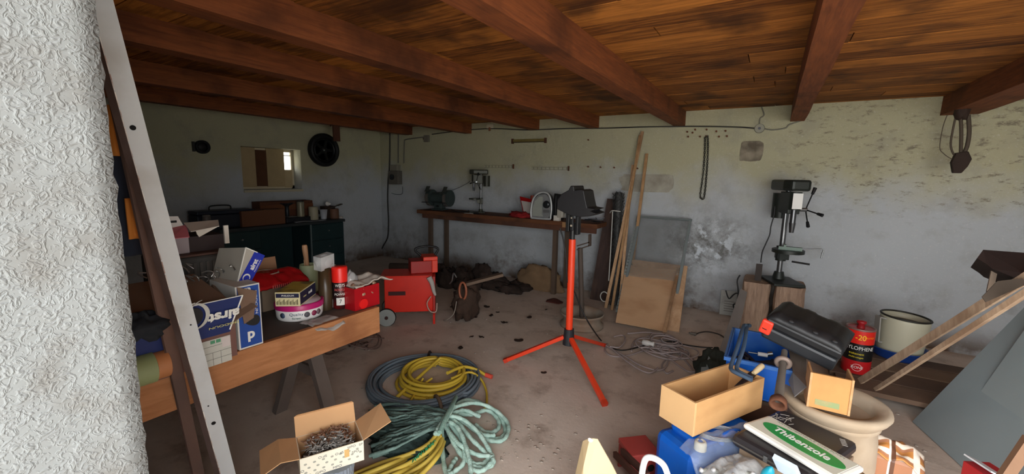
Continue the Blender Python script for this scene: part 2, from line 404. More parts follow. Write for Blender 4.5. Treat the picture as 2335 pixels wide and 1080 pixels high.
# window in the left wall: frame, boards across it and one bright pane
wb = thing('window_1', 'small boarded window in the dark left wall with one bright pane', 'window', (XL, (wy0+wy1)/2, wz0)); wb['kind'] = 'structure'
hw = (wy1-wy0)/2; hh = wz1-wz0
fm = MB(); xo = -.2
for y0_, y1_ in ((-hw,-hw+.05),(hw-.04,hw)): fm.bx(xo-.04, xo, y0_, y1_, 0, hh)
fm.bx(xo-.04, xo, -hw, hw, 0, .05); fm.bx(xo-.04, xo, -hw, hw, hh-.04, hh)
obj('window_frame', fm, mat('c9bd9f', .8, 0, .1), wb)
obj('window_sill', MB().bx(xo, .03, -hw, hw, -.035, -.002), mat('b5ad93', .8), wb)
py0 = at(651,360,0,XL-.15).y-(wy0+wy1)/2; py1 = at(679,360,0,XL-.15).y-(wy0+wy1)/2; pz0 = at(665,387,0,XL-.15).z-wz0; pz1 = at(665,341,0,XL-.15).z-wz0
obj('board', MB().bx(xo-.02, xo+.01, -hw+.04, -hw*.34, .03, hh), mat('a8946f', .8, 0, .15, 8), wb)
obj('board', MB().bx(xo-.015, xo+.02, -hw*.34, hw*.02, .04, hh-.03), mat('54341f', .8, 0, .2), wb)
obj('board', MB().bx(xo-.02, xo+.01, hw*.02, py0, .03, hh), mat('a8946f', .8, 0, .15, 8), wb)
obj('board', MB().bx(xo-.022, xo+.005, py0, hw-.03, .02, pz0), mat('b3a07c', .8, 0, .1), wb)
obj('pane', MB().bx(xo-.03, xo-.026, py0, py1, pz0, pz1), glass('ffffff', .05, .15), wb)
obj('window_bar', MB().bx(xo-.04, xo-.01, py0, py1, pz1-.1, pz1-.085), WHITE, wb)
obj('board', MB().bx(xo-.022, xo+.01, py1, hw-.03, pz0, hh), mat('9c947c', .8, 0, .1), wb)
# plaster patches on the back wall are part of its surface relief
def patch(px0, py0, px1, py1, c, seed, name):
    a = at(px0,py0,1,D); b_ = at(px1,py1,1,D); cx, cz = (a.x+b_.x)/2, (a.z+b_.z)/2; rx, rz_ = (b_.x-a.x)/2, (a.z-b_.z)/2
    n = 44; poly = []
    for i in range(n):
        t = 2*PI*i/n; q = 1+.16*noise.noise(Vector((math.cos(t)*2, math.sin(t)*2, seed)))
        s_ = lambda v: math.copysign(abs(v)**.45, v)
        poly.append((cx+s_(math.cos(t))*rx*q, cz+s_(math.sin(t))*rz_*q))
    b = MB(); b.prism(poly, .012, fr((0,D+.001,0), (1,0,0), (0,0,1)))
    return struct(name, b, c)
patch(1416,396,1535,440, mat('a9a698', .95, 0, .12, 14, '8c877a', .5, .8, bscale=30), 1, 'plaster_patch')
patch(1690,322,1738,368, mat('8d8574', .95, 0, .3, 16, '5f574a', .5, .8, bscale=30), 5, 'plaster_patch')
# ------------------------------------------------------------------ back wall: cables, boxes, nails
YW = D
def wp(px, py, off=.012): return at(px, py, 1, YW-off)
PVC = mat('5d5b54', .6, 0, .15)
def cable(name, pts, r, m, label, cat='cable', k=6, n=6):
    b = MB(); b.tube(smoothpath(pts, k), r, n); return world(name, b, m, label, cat)
cable('wall_cable', [wp(x,y) for x,y in ((985,306),(1040,299),(1118,293),(1200,296),(1290,293),(1380,292),(1480,289),(1600,288),(1690,290),(1725,293))], .008, mat('3d3b34',.7), 'dark cable sagging along the top of the back wall under the beams')
cable('wall_cable', [wp(x,y) for x,y in ((1738,292),(1760,296),(1790,292),(1800,284),(1826,275))], .007, mat('77766a',.7), 'short cable right of the round junction box')
cable('wall_cable', [wp(x,y) for x,y in ((1732,286),(1733,270),(1742,262),(1737,245),(1733,234))], .006, mat('77766a',.7), 'thin cable rising from the round junction box to the ceiling')
cable('wall_cable', [wp(x,y) for x,y in ((889,303),(889,340),(888,380),(885,415),(884,450),(885,480),(886,505),(884,540),(874,560),(866,577))], .011, mat('2e2d2a',.7), 'thick dark cable hanging down the corner to the floor')
cable('wall_cable', [wp(x,y) for x,y in ((908,304),(908,330),(908,372))], .009, PVC, 'straight grey conduit into the top of the fuse box, the left one')
cable('wall_cable', [wp(x,y) for x,y in ((968,312),(945,315),(926,318),(922,325),(921,372))], .009, PVC, 'conduit bending from the corner junction box down into the fuse box')
cable('wall_cable', [wp(x,y) for x,y in ((893,440),(905,443),(917,441),(918,425))], .004, DSTEEL, 'thin wire loop hanging below the fuse box')
t = thing('junction_box', 'round junction box on the top cable between the two right beams', 'junction box', wp(1732,293,0))
obj('cover', MB().cyl((0,0,0),(0,-.03,0),.05,.045), mat('8f8e80',.7,0,.1), t); obj('screw', MB().cyl((0,-.028,0),(0,-.034,0),.014), DSTEEL, t)
t = thing('junction_box', 'grey square junction box under the beams near the dark corner', 'junction box', wp(975,316,0))
obj('cover', MB().bx(-.05,.05,-.045,0,-.055,.055), mat('6b675c',.7), t, .006); obj('gland', MB().cyl((-.05,-.02,.0),(-.075,-.02,0),.014), DSTEEL, t)
t = thing('junction_box', 'small pale ceiling rose under the beams above the bench grinder end', 'junction box', wp(1119,291,0))
obj('cover', MB().bx(-.06,.06,-.03,0,-.01,.05), mat('bdb6a0',.7), t, .004); obj('terminal', MB().cyl((0,-.03,0),(0,-.03,-.05),.016), mat('7a4a30',.7), t)
t = thing('fuse_box', 'old grey fuse box on the back wall beside the corner', 'fuse box', wp(907,420,0))
obj('body', MB().bx(-.12,.12,-.11,0,0,.24), mat('5c5850',.7,0,.2), t, .01); obj('top_box', MB().bx(-.10,.08,-.09,0,.24,.34), mat('837f72',.7,0,.1), t, .006)
obj('meter', MB().cyl((-.02,-.11,.13),(-.02,-.125,.13),.05), DSTEEL, t)
# rails of tools and nails
t = thing('tool_rail', 'brown and yellow slotted tool rail high on the back wall', 'rail', wp(1207,322,0))
L = wp(1245,320).x-wp(1170,320).x
obj('rail', MB().bx(-L/2,L/2,-.03,0,-.006,.022).bx(-L/2,L/2,-.03,-.024,.022,.03), mat('6f6233',.6,0,.3), t)
obj('strip', MB().bx(-L/2+.01,L/2-.01,-.034,-.02,-.018,-.006), mat('3c3322',.6), t)
obj('bracket', MB().bx(-L/2-.01,-L/2+.012,-.04,0,-.03,.04), RUST, t); obj('bracket', MB().bx(L/2-.012,L/2+.01,-.04,0,-.03,.04), RUST, t)
for x0,x1,yy,dsc in ((1105,1172,377,'thin pale rail with a bent end above the small drill press'),(1213,1298,381,'pale slotted rail beside the row of nails')):
    a, b_ = wp(x0,yy,.0), wp(x1,yy,.0); t = thing('wall_rail', dsc, 'rail', a)
    L = b_.x-a.x; r_ = MB().bx(0,L,-.012,0,.0,.006).bx(0,L,-.012,0,-.035,-.029)
    for i in range(9): r_.bx(L*(i+.5)/9-.003, L*(i+.5)/9+.003, -.01,0,-.03,0)
    obj('strip', r_, mat('8b8875',.7,0,.2), t); obj('hook', MB().bx(L-.008,L+.004,-.03,0,-.045,.02), RUST, t)
first = None; k = 0
nails = [(1343,381),(1371,382),(1402,383),(1455,385),(1343,320),(1568,302),(1580,304),(1570,313),(1597,313),(1612,297),(1634,301),(1640,313),(1655,300),(1658,312),(1586,297)]
for i,(x,y) in enumerate(nails):
    p = wp(x,y,0)
    if first is None:
        first = solo('nail', MB().cyl((0,.01,0),(0,-.03,.006),.0045,n=8).cyl((0,-.03,.006),(0,-.034,.006),.011,n=10), RUST, 'rusty nail or hook in the upper back wall', 'nail', p, group='nails in the upper back wall')
    else:
        o = first.copy(); COL.objects.link(o); o.location = p
# hanging chain
t = thing('hanging_chain', 'long dark chain hung double from a nail on the back wall', 'chain', wp(1611,312,0))
def chain(mb, pts, r=.004, ln=.03):
    pts = [Vector(p) for p in pts]; acc = 0; j = 0
    for i in range(len(pts)-1):
        a, b_ = pts[i], pts[i+1]; n = max(1, round((b_-a).length/(ln*.8)))
        for q in range(n):
            c_ = a+(b_-a)*((q+.5)/n); d = (b_-a).normalized(); sdv = (Vector((1,0,0)) if j%2 else Vector((.4,1,0))).normalized(); j += 1
            mb.tube([c_+d*math.cos(u)*ln*.5+sdv*math.sin(u)*ln*.28 for u in [2*PI*z/8 for z in range(8)]], r, 4, True)
o0 = wp(1611,312,0); P_ = lambda x,y: wp(x,y,.02)-o0
mb = MB(); chain(mb, smoothpath([P_(1608,314),P_(1607,350),P_(1603,400),P_(1597,443),P_(1600,453),P_(1606,448),P_(1611,400),P_(1614,350),P_(1614,314),P_(1611,311),P_(1608,314)],3))
obj('links', mb, mat('3b3a33',.6,.6,.3), t); obj('nail', MB().cyl((0,.01,0),(0,-.05,.01),.006), RUST, t)
# pulley hung from the right beam
px_ = at(2190,262,1,5.0); t = thing('rope_pulley', 'dark wooden pulley hanging in looped cords from the broad right beam', 'pulley', px_)
q = lambda x,y,dy=0: at(x,y,1,5.0+dy)-px_
mb = MB(); mb.tube(smoothpath([q(2180,262),q(2172,300),q(2168,330),q(2175,352),q(2190,358)],6),.007,6); mb.tube(smoothpath([q(2160,262),q(2150,290),q(2143,335),q(2152,350),q(2170,362),q(2186,362)],6),.003,5)
mb.tube(smoothpath([q(2208,262),q(2210,300),q(2206,330),q(2198,350)],6),.014,6); mb.tube(smoothpath([q(2190,262),q(2192,300),q(2191,350)],4),.012,6)
obj('cord', mb, mat('4b4136',.8), t)
mb = MB(); c_ = q(2190,358); mb.M = Matrix.Translation(c_) @ Matrix.Rotation(.1,4,'Y')
mb.prism([(-.04,.03),(.03,.05),(.065,-.01),(.055,-.07),(.03,-.13),(-.02,-.135),(-.05,-.05)],.05,fr((0,.02,0),(1,0,0),(0,0,1)))
obj('block', mb, mat('2a1c14',.8,0,.3,bump=.3), t, .006)
mb = MB(); mb.cyl((-.02,-.0,.03),(.04,-.0,.0),.03); mb.M = Matrix.Translation(q(2195,250)); mb.blob((0,0,0),(.05,.05,.09),3,.2,n=10); obj('wheel', mb, mat('2f2018',.8), t)
# cobweb on the beam
mb = MB(); cw = lambda x,y: at(x,y,0,-2.02)
main = [cw(x,y) for x,y in ((568,10),(600,17),(640,20),(675,26),(690,33),(720,38),(745,42),(765,36),(775,15),(782,2))]
sp_ = smoothpath(main,6)
for j in range(4):
    mb.tube([p+Vector((0,0,.006*noise.noise(Vector((i*.5,j,2)))*(j+1)+.002*j)) for i,p in enumerate(sp_)], lambda u: .0012+.0022*abs(math.sin(u*9)), 4)
mb.tube(smoothpath([cw(627,-6),cw(632,8),cw(640,20)],5),.0014,4); mb.tube(smoothpath([cw(775,30),cw(785,8),cw(800,-6)],5),.001,4)
mb.tube([cw(500,4),cw(568,10)],.0006,4)
for x,y,r_ in ((688,32,.007),(752,40,.007),(768,36,.010),(740,36,.006),(722,34,.007)): mb.blob(cw(x,y),(r_*2,r_*.5,r_),x,.3,n=6)
world('cobweb', mb, mat('b9b0a0',.95,0,.2), 'dusty cobweb strand hanging from the beam at the top', 'cobweb')
# ------------------------------------------------------------------ back workbench and what stands on it
y0b = D-.02; yfb = D-.5
bl = at(950,478,1,yfb); br = at(1362,511,1,yfb); zt = .5*(bl.z+br.z)
t = thing('workbench', 'long brown workbench against the back wall with thin square legs', 'workbench', ((bl.x+br.x)/2, (y0b+yfb)/2, 0))
L = br.x-bl.x; hw2 = (y0b-yfb)/2
obj('top', MB().bx(-L/2,L/2,-hw2,hw2,zt-.055,zt), plankmat('5c3a26','7a4e33','3a2a20',(.6,6,6)), t, .004)
for x in (at(981,500,1,yfb+.05).x, at(1266,540,1,yfb+.05).x):
    for yy in (-hw2+.06, hw2-.04): obj('leg', MB().bx(x-t.location.x-.028, x-t.location.x+.028, yy-.028, yy+.028, 0, zt-.056), mat('59493c',.8,0,.2), t)
obj('front_rail', MB().bx(-L/2+.1,L/2-.02,-hw2+.02,-hw2+.045,zt-.12,zt-.056), DWOOD, t)
obj('end_block', MB().bx(L/2-.46,L/2-.3,-hw2-.012,-hw2,zt-.07,zt-.005), mat('a07a52',.7), t)
bench = lambda px, py=485, dy=.22: Vector((at(px,py,1,yfb+dy).x, yfb+dy, zt))
# bench grinder
GRN = mat('3a4543',.5,.2,.2,12)
t = thing('bench_grinder', 'dark grey green bench grinder at the left end of the back bench', 'grinder', bench(1003), .1)
obj('base', MB().bx(-.11,.11,-.09,.09,0,.02).bx(-.07,.07,-.06,.06,.02,.12), GRN, t, .008)
obj('motor', MB().cyl((-.12,0,.19),(.12,0,.19),.085).cyl((-.03,0,.19),(.03,0,.19),.09), GRN, t)
for s in (-1,1):
    g = obj('wheel_guard', MB().cyl((s*.13,0,.19),(s*.2,0,.19),.13,n=28), GRN, t, .006)
    obj('grinding_wheel', MB().cyl((s*.14,-.02,.18),(s*.19,-.02,.18),.12), mat('55504a',.9), g); obj('eye_shield', MB().box((s*.165,-.1,.33),(.07,.004,.1),(-.6,0,0)), mat('3c403c',.4), g)
    obj('tool_rest', MB().bx(s*.165-.04,s*.165+.04,-.2,-.13,.12,.13), DSTEEL, g)
obj('switch', MB().bx(-.02,.02,-.068,-.06,.05,.08), BLACK, t)
cable('power_cord', [bench(1030)+Vector((0,-.0,.02)), bench(1040,485,.1)+Vector((0,0,.01)), bench(1052,485,.15)+Vector((0,0,.012)), bench(1062,485,.15)+Vector((0,0,.012)), bench(1068,485,.3)+Vector((0,0,.02))], .008, BLACK, 'black power cord lying between grinder and small drill press')
cable('power_cord', [wp(1018,438,.1),wp(1045,428,.1),wp(1068,416,.15),wp(1072,412,.2)], .003, DSTEEL, 'thin grey lead running up to the small drill press')
# drill presses: one builder, two sizes
def drill(name, label, loc, rz, S, big):
    t = thing(name, label, 'drill press', loc, rz); c1 = mat('262a26' if big else '3b3c33', .45, .3, .2); k = S
    obj('base', MB().bx(-.13*k,.13*k,-.2*k,.16*k,0,.025*k).cyl((0,.06*k,.025*k),(0,.06*k,.09*k),.055*k,.04*k), c1, t, .006)
    obj('column', MB().cyl((0,.06*k,.05*k),(0,.06*k,.9*k),.024*k), mat('77797a',.3,.9,.1), t)
    h = obj('head', MB().bx(-.05*k,.05*k,-.1*k,.1*k,.66*k,.86*k).cyl((0,-.1*k,.7*k),(0,-.1*k,.86*k),.05*k), c1, t, .008)
    obj('belt_cover', MB().prism([(-.075*k,-.2*k),(.075*k,-.2*k),(.11*k,-.1*k),(.1*k,.22*k),(-.1*k,.22*k),(-.11*k,-.1*k)],.1*k,Matrix.Translation((0,0,.87*k))), c1, t, .02*k)
    obj('label_plate', MB().bx(-.04*k,.04*k,-.154*k,-.15*k,.71*k,.85*k), WHITE if big else mat('4c4d42',.4,.3), h)
    obj('motor', MB().cyl((0,.19*k,.6*k),(0,.19*k,.84*k),.075*k), c1, t)
    obj('quill', MB().cyl((0,-.1*k,.58*k),(0,-.1*k,.7*k),.024*k).cyl((0,-.1*k,.49*k),(0,-.1*k,.58*k),.018*k,.028*k), mat('606264',.3,.9,.1), t)
    obj('table', MB().cyl((0,-.08*k,.3*k),(0,-.08*k,.33*k),.13*k,n=28).bx(-.04*k,.04*k,-.02*k,.1*k,.22*k,.32*k).cyl((0,.06*k,.2*k),(0,.06*k,.34*k),.045*k), c1, t)
    hd = obj('feed_hub', MB().cyl((.05*k,-.04*k,.7*k),(.13*k,-.04*k,.7*k),.018*k), STEEL, t)
    for i in range(3):
        a = .35+i*2*PI/3; e = Vector((.16*k+.03*k, -.04*k+math.sin(a)*.16*k*.8, .7*k+math.cos(a)*.19*k))
        s_ = Vector((.12*k,-.04*k,.7*k)); obj('feed_handle', MB().cyl(s_, e, .006*k, n=8).cyl(s_+(e-s_)*.8, e+(e-s_)*.12, .012*k,.016*k, n=12), BLACK, hd)
    return t
drill('drill_press', 'small olive drill press standing on the back workbench', bench(1090,485,.25), -.95, .66, False)
# rear lamp, headlight and rags
p = bench(1203,485,.2); t = thing('rear_light', 'red triangular car rear light leaning beside the headlight', 'car light', p, .15)
mb = MB(); M_ = fr((0,0,.02),(1,0,0),(0,.12,1)); obj('housing', MB().prism([(-.12,.26),(.1,.22),(.1,0),(-.04,0)],.05,M_), mat('8e1414',.25,0,.2), t, .006)
obj('lens', MB().prism([(-.085,.2),(.08,.18),(.08,.03),(-.03,.03)],.006,fr((0,-.055,.026),(1,0,0),(0,.12,1))), mat('a9a29c',.3,0,.1), t)
obj('bulb_holder', MB().cyl((.06,.02,.24),(.06,.02,.3),.03), mat('a0402c',.5), t)
mb = MB(); mb.blob((0,0,.02),(.2,.1,.05),8,.35,n=14,flat=-.02)
solo('cloth', mb, mat('8c1a1c',.9,0,.2), 'crumpled dark red cloth lying on the back bench before the rear light', 'cloth', bench(1190,485,.12))
p = bench(1238,485,.1); t = thing('headlight', 'grey car headlight unit with chrome reflector on the back bench', 'headlight', p, .12)
out = [(-.15,.02),(-.155,.12),(-.13,.25),(-.06,.33),(.04,.345),(.1,.3),(.13,.18),(.125,.04),(.1,.0),(-.12,.0)]
obj('housing', MB().prism(out,.1,fr((0,.06,.01),(1,0,0),(0,.1,1))), mat('2b2d2e',.5), t, .015)
obj('rim', MB().tube(smoothpath([Vector((x,-.042+.1*z*.1,z+.01)) for x,z in out],4,True),.013,8,True), mat('b9bdbd',.3,.2,.05), t)
obj('reflector', MB().prism([(-.13,.03),(-.135,.13),(-.11,.23),(-.05,.29),(.0,.29),(.0,.06),(.03,.03)],.006,fr((0,-.042,.01),(1,0,0),(0,.1,1))), mat('a9b09c',.2,.6,.25,14), t)
obj('lamp_well', MB().lathe([(.05,0),(.048,.01),(.03,.02),(.012,.022)],(.065,-.052,.2),20,M=Matrix.Rotation(PI/2,4,'X')).bx(.02,.11,-.052,-.045,.04,.13), mat('303436',.2,.5,.1), t)
obj('lens_cover', MB().prism([(x*.93,z*.95) for x,z in out],.004,fr((0,-.06,.012),(1,0,0),(0,.1,1))), glass('f0f4f4',.04,.12), t)
p = bench(1273,485,.2)
solo('plastic_housing', MB().prism([(-.07,0),(.06,0),(.07,.33),(-.06,.34)],.09,fr((0,.05,0),(1,0,0),(0,.05,1))).bx(-.02,-.005,-.07,-.04,.02,.32), BLACK, 'upright black plastic housing just right of the headlight', 'housing', p, bev=.008)
t = thing('paint_scraper', 'pale metal strip lying on the back bench before the small drill press', 'scraper', bench(1073,485,.06), .05)
obj('blade', MB().bx(-.1,.06,-.025,.025,0,.006), mat('a9a79f',.5), t); obj('handle', MB().bx(.06,.14,-.015,.015,0,.02), BLACK, t, .004)
solo('cardboard_scrap', MB().bx(-.04,.04,-.03,.03,0,.07), mat('cfcac0',.8), 'small white block on the bench edge left of the tripod head', 'block', bench(1271,485,.05), bev=.003)
mb = MB(); 
for i in range(7): mb.bar((random.uniform(-.1,.1),random.uniform(-.05,.05),.01+i*.006),(random.uniform(.02,.18),random.uniform(-.08,.08),.02+i*.008),.012,.008)
solo('scrap_metal', mb, DSTEEL, 'tangle of dark metal strips on the right end of the back bench', 'scrap', bench(1345,485,.15), kind='stuff')
# ------------------------------------------------------------------ lamp tripod
tips = [at(1150,822,2,.015), at(1380,922,2,.015), at(1377,786,2,.015)]
hub = Vector((0,0,0))
hub = at(1297,768,1,sum(v.y for v in tips)/3)
topz = at(1305,545,1,hub.y).z
t = thing('tripod_stand', 'orange tripod stand with a black clamp head in the middle of the floor', 'tripod', (hub.x,hub.y,0))
o0 = Vector((hub.x,hub.y,0)); hx = at(1305,545,1,hub.y).x-hub.x
OR = mat('e2401f',.35,0,.08,8,'d5573c',.66)
obj('post', MB().cyl((0,0,hub.z-.02),(hx,0,topz),.028), OR, t)
h = obj('hub', MB().cyl((0,0,hub.z-.06),(0,0,hub.z+.07),.05,.04,n=10), mat('24262a',.5), t, .004)
for tp in tips:
    e = tp-o0; d = e.normalized(); s_ = Vector((d.x,d.y,0)).normalized()*.04+Vector((0,0,hub.z))
    lg = obj('leg', MB().bar(s_, e, .035, .03), OR, t, .003)
    obj('foot', MB().bar(e-(e-s_).normalized()*.03, e+(e-s_).normalized()*.004, .037, .032), mat('c43a20',.5), lg)
obj('inner_tube', MB().cyl((hx,0,topz),(hx*1.05,0,topz+.13),.02), mat('2b2b2b',.4,.3), t)
cl = obj('clamp', MB().bx(hx-.05,hx-.02,-.03,.03,topz+.06,topz+.22).bx(hx+.03,hx+.055,-.03,.03,topz+.04,topz+.22).bx(hx-.012,hx+.016,-.036,-.02,topz+.07,topz+.2), BLACK, t, .005)
for bx_, bz_, br_ in ((hx+.002,.11,.008),(hx+.002,.17,.006),(hx+.05,.21,.012)): obj('bolt', MB().cyl((bx_,-.04,topz+bz_),(bx_,-.034,topz+bz_),br_), mat('c8bda8',.4,.5), cl)
hd = MB(); ol = [(-.13,.02),(-.13,.1),(-.09,.16),(-.02,.2),(.0,.24),(.03,.24),(.04,.2),(.1,.21),(.13,.2),(.15,.12),(.17,.05),(.25,.04),(.2,.02),(.26,-.0),(.18,-.03),(.1,-.04),(-.0,-.03),(-.08,.0)]
ol = [(x*.82+.01,z*.82) for x,z in ol]
hd.prism(ol,.2,fr((hx,.1,topz+.22),(1,0,0),(0,0,1)))
obj('lamp_head', hd, mat('1e1e20',.55,0,.2,14,bump=.1), t, .02)
obj('grip', MB().bx(hx-.1,hx-.05,-.09,-.03,topz+.17,topz+.25), mat('6d6a62',.5), t, .006)
pl = [at(1277,520,1,hub.y-.05), at(1285,548,1,hub.y-.05), at(1291,590,1,hub.y-.05), at(1294,640,1,hub.y-.02), at(1308,660,1,hub.y+.02), at(1324,700,1,hub.y+.1), at(1345,740,1,hub.y+.15), at(1370,775,2,.01), at(1388,790,2,.01), at(1420,798,2,.012), at(1460,790,2,.012), at(1490,782,2,.012), at(1530,778,2,.012), at(1560,785,2,.012), at(1600,791,2,.012), at(1625,792,2,.012)]
cable('power_cord', pl, .006, mat('1d1b1a',.6), 'black power cord running from the tripod head down across the floor')
# ------------------------------------------------------------------ rim stand
b0 = at(1326,742,2,0); b0.y += .0; rt = at(1323,565,1,b0.y)
t = thing('wheel_rim_stand', 'rusty wheel rim on the floor with an upright post, behind the tripod', 'stand', (b0.x,b0.y,0))
RIMM = mat('9a9184',.6,.2,.2,8,'8a6a50',.6)
obj('wheel_rim', MB().lathe([(.2,0),(.225,.005),(.225,.03),(.195,.05),(.19,.1),(.225,.13),(.23,.15),(.222,.152),(.205,.135),(.18,.11),(.17,.06),(.12,.05),(.07,.09),(.03,.095)],n=44), RIMM, t)
obj('post', MB().cyl((0,0,.09),(rt.x-b0.x,0,rt.z-.0),.026), mat('554a42',.7,.2,.2), t)
ar = at(1345,556,1,b0.y)-Vector((b0.x,b0.y,0)); a0 = Vector((rt.x-b0.x,0,rt.z)); au = at(1345,536,1,b0.y)-Vector((b0.x,b0.y,0))
obj('arm', MB().bar(a0+Vector((-.03,0,.02)),ar+Vector((0,0,.02)),.04,.012).bar(a0+Vector((-.03,0,-.02)),ar+Vector((0,0,-.015)),.04,.012), mat('54473e',.7,.3,.2), t)
obj('upright', MB().bar(ar+Vector((.0,0,-.02)),au+Vector((0,0,.01)),.04,.02,(1,0,0)), mat('54473e',.7,.3,.2), t)
# ------------------------------------------------------------------ things leaning on the back wall
def lean(p_low, p_high, wl, wh, th=.02):
    pass
def plank(name, pb, pt, yb, yt, w, th, m, label, cat, group=None):
    a = at(pb[0],pb[1],2,0); a = at(pb[0],pb[1],1,yb); a.z = max(a.z, th*.3); b_ = at(pt[0],pt[1],1,yt)
    mb = MB(); mb.bar(a, b_, w, th, (0,-1,0)); return world(name, mb, m, label, cat, group, .002)
yb = at(1380,703,2,0).y; SW = plankmat('96734f','b8946c','735338',(6,6,.6))
SL = plankmat('a98664','cdaa85','86654a',(6,6,.6))
plank('wooden_batten',(1381,706),(1465,300),yb,D-.04,.035,.022,SL,'leftmost and tallest of the long wooden battens leaning on the back wall','batten','battens leaning on the back wall')
plank('wooden_batten',(1395,712),(1460,308),yb-.03,D-.06,.03,.02,SW,'second long wooden batten, right beside the tallest one','batten','battens leaning on the back wall')
plank('wooden_batten',(1411,718),(1443,376),yb-.03,D-.09,.03,.02,SL,'shorter wooden batten crossing in front of the two long ones','batten','battens leaning on the back wall')
plank('wooden_batten',(1443,600),(1475,350),D-.28,D-.03,.034,.02,SW,'separate batten standing behind the mesh screen','batten','battens leaning on the back wall')
def sheet4(name, bl_, br_, tr_, tl_, yb, yt, th, m, label, cat, bev=0):
    A = at(*bl_,1,yb); B = at(*br_,1,yb); C_ = at(*tr_,1,yt); D_ = at(*tl_,1,yt)
    mb = MB(); mb.slab([A,B,C_,D_], -th); return world(name, mb, m, label, cat, bev=bev)
# dark board
sheet4('dark_board',(1346,682),(1384,690),(1421,457),(1386,453),D-.36,D-.06,.02,mat('41322d',.8,0,.2,8,'58443a',.55,.2,(4,1,1)),'narrow dark brown board leaning left of the rolled mesh','board')
# rolled mesh
a = at(1400,712,1,D-.55); b_ = at(1411,440,1,D-.13); a.z = .03
mb = MB(); ax = (b_-a); Lm = ax.length; axn = ax.normalized(); u_ = axn.orthogonal().normalized(); v_ = axn.cross(u_)
mb.cyl(a, b_, .045, .05, n=12)
for j in range(56):
    z = j/56*Lm; 
    for s in range(10):
        tt = 2*PI*(s+.5*(j%2))/10; r0_ = .055+.02*random.random()
        p0_ = a+axn*z+(u_*math.cos(tt)+v_*math.sin(tt))*r0_; tt2 = tt+2*PI/20*(1 if random.random()<.5 else -1)
        p1_ = a+axn*(z+Lm/56*1.2)+(u_*math.cos(tt2)+v_*math.sin(tt2))*(.06+.018*random.random())
        mb.tube([p0_,p1_],.0035,3)
t = thing('rolled_mesh', 'tall dark grey roll of expanded metal mesh leaning on the wall', 'mesh roll', a)
o = obj('roll', mb, mat('4b4c4b',.55,.5,.25), t); o.data.transform(Matrix.Translation(-a))
mb = MB(); mb.tube(smoothpath([at(1391,485,1,D-.25),at(1396,480,1,D-.3),at(1415,482,1,D-.27)],4),.006); mb.tube([at(1397,482,1,D-.3),at(1393,560,1,D-.42),at(1388,640,1,D-.55)],.006)
mb.tube([at(1378,676,1,D-.6)+Vector((.05*math.cos(q_),0,.06*math.sin(q_))) for q_ in [2*PI*i/14 for i in range(14)]],.007,6,True)
o = obj('wire_tie', mb, mat('c5c5bd',.5), t); o.data.transform(Matrix.Translation(-a))
# galvanised perforated strip and mesh screen
A = at(1404,722,1,yb-.12); B = at(1421,722,1,yb-.12); A.z = B.z = .01; T1 = at(1447,492,1,D-.2); T0 = at(1438,492,1,D-.2)
GALV = mat('8b9696',.45,.5,.15,10)
fl_ = at(1437,600,1,D-.3)
scr = thing('mesh_screen', 'galvanised framed wire mesh screen leaning on the wall behind the plywood', 'screen', at(1410,722,1,yb-.12))
so = scr.location.copy(); BL = at(1408,724,1,yb-.12); TL = at(1440,491,1,D-.12); TR = at(1558,497,1,D-.12); BR = BL+(TR-TL)*.98
BL.z = .02; BR.z = .02
x_ = (BR-BL).normalized(); y_ = (TL-BL).normalized(); LX = (TR-TL).length; LY = (TL-BL).length
M_ = Matrix.Translation(-so) @ fr(BL, x_, y_)
fm = MB(); fm.M = M_
fm.bx(0,.028,0,LY,-.012,.012); fm.bx(LX-.028,LX,0,LY,-.012,.012); fm.bx(0,LX,LY-.022,LY,-.012,.014); fm.bx(0,LX,0,.03,-.012,.012)
obj('frame', fm, GALV, scr)
ms = MB(); ms.M = M_; nx = 38; ny = 70
for i in range(1,nx): ms.bx(LX*i/nx-.0013, LX*i/nx+.0013, .02, LY-.02, -.0015,.0015)
for j in range(1,ny): ms.bx(.02, LX-.02, LY*j/ny-.0013, LY*j/ny+.0013, -.003,.0)
obj('wire_mesh', ms, mat('a5adad',.4,.6,.1), scr)
obj('perforated_strip', (lambda b: (setattr(b,'M',M_), [b.bx(-.03,.0,LY*j/30+.004,LY*(j+1)/30-.004,-.01,-.006) for j in range(30)], b.bx(-.03,-.026,0,LY,-.012,-.004), b)[-1])(MB()), mat('9aa3a0',.5,.5), scr)
# plywood boards
pyb = at(1403,735,2,0).y
t2 = sheet4('plywood_board',(1505,752),(1549,757),(1568,608),(1437,592),pyb+.1,D-.28,.015,plankmat('bf9a76','d6b491','a5805f',(3,3,.7)),'larger pale plywood board behind the front plywood panel','plywood',.001)
t2 = sheet4('plywood_board',(1404,735),(1521,757),(1545,617),(1428,604),pyb-.12,D-.34,.014,mat('d0aa84',.7,0,.08,5,'b48963',.56,.05,(1,1,3)),'front plywood panel with a stained face leaning below the mesh screen','plywood',.001)
mb = MB(); mb.bar(at(1515,756,1,pyb-.16), at(1548,612,1,D-.37), .03,.014,(0,-1,0)); world('wooden_batten', mb, SL, 'short batten lying along the right edge of the front plywood panel', 'batten', bev=.001)
def dep(p):
    v = np.array([p[0]-CAM.x, p[1]-CAM.y, p[2]-CAM.z]); return float((_R.T @ v)[2])
def px(p, n): return n*dep(p)/F          # size in metres of n picture pixels at point p
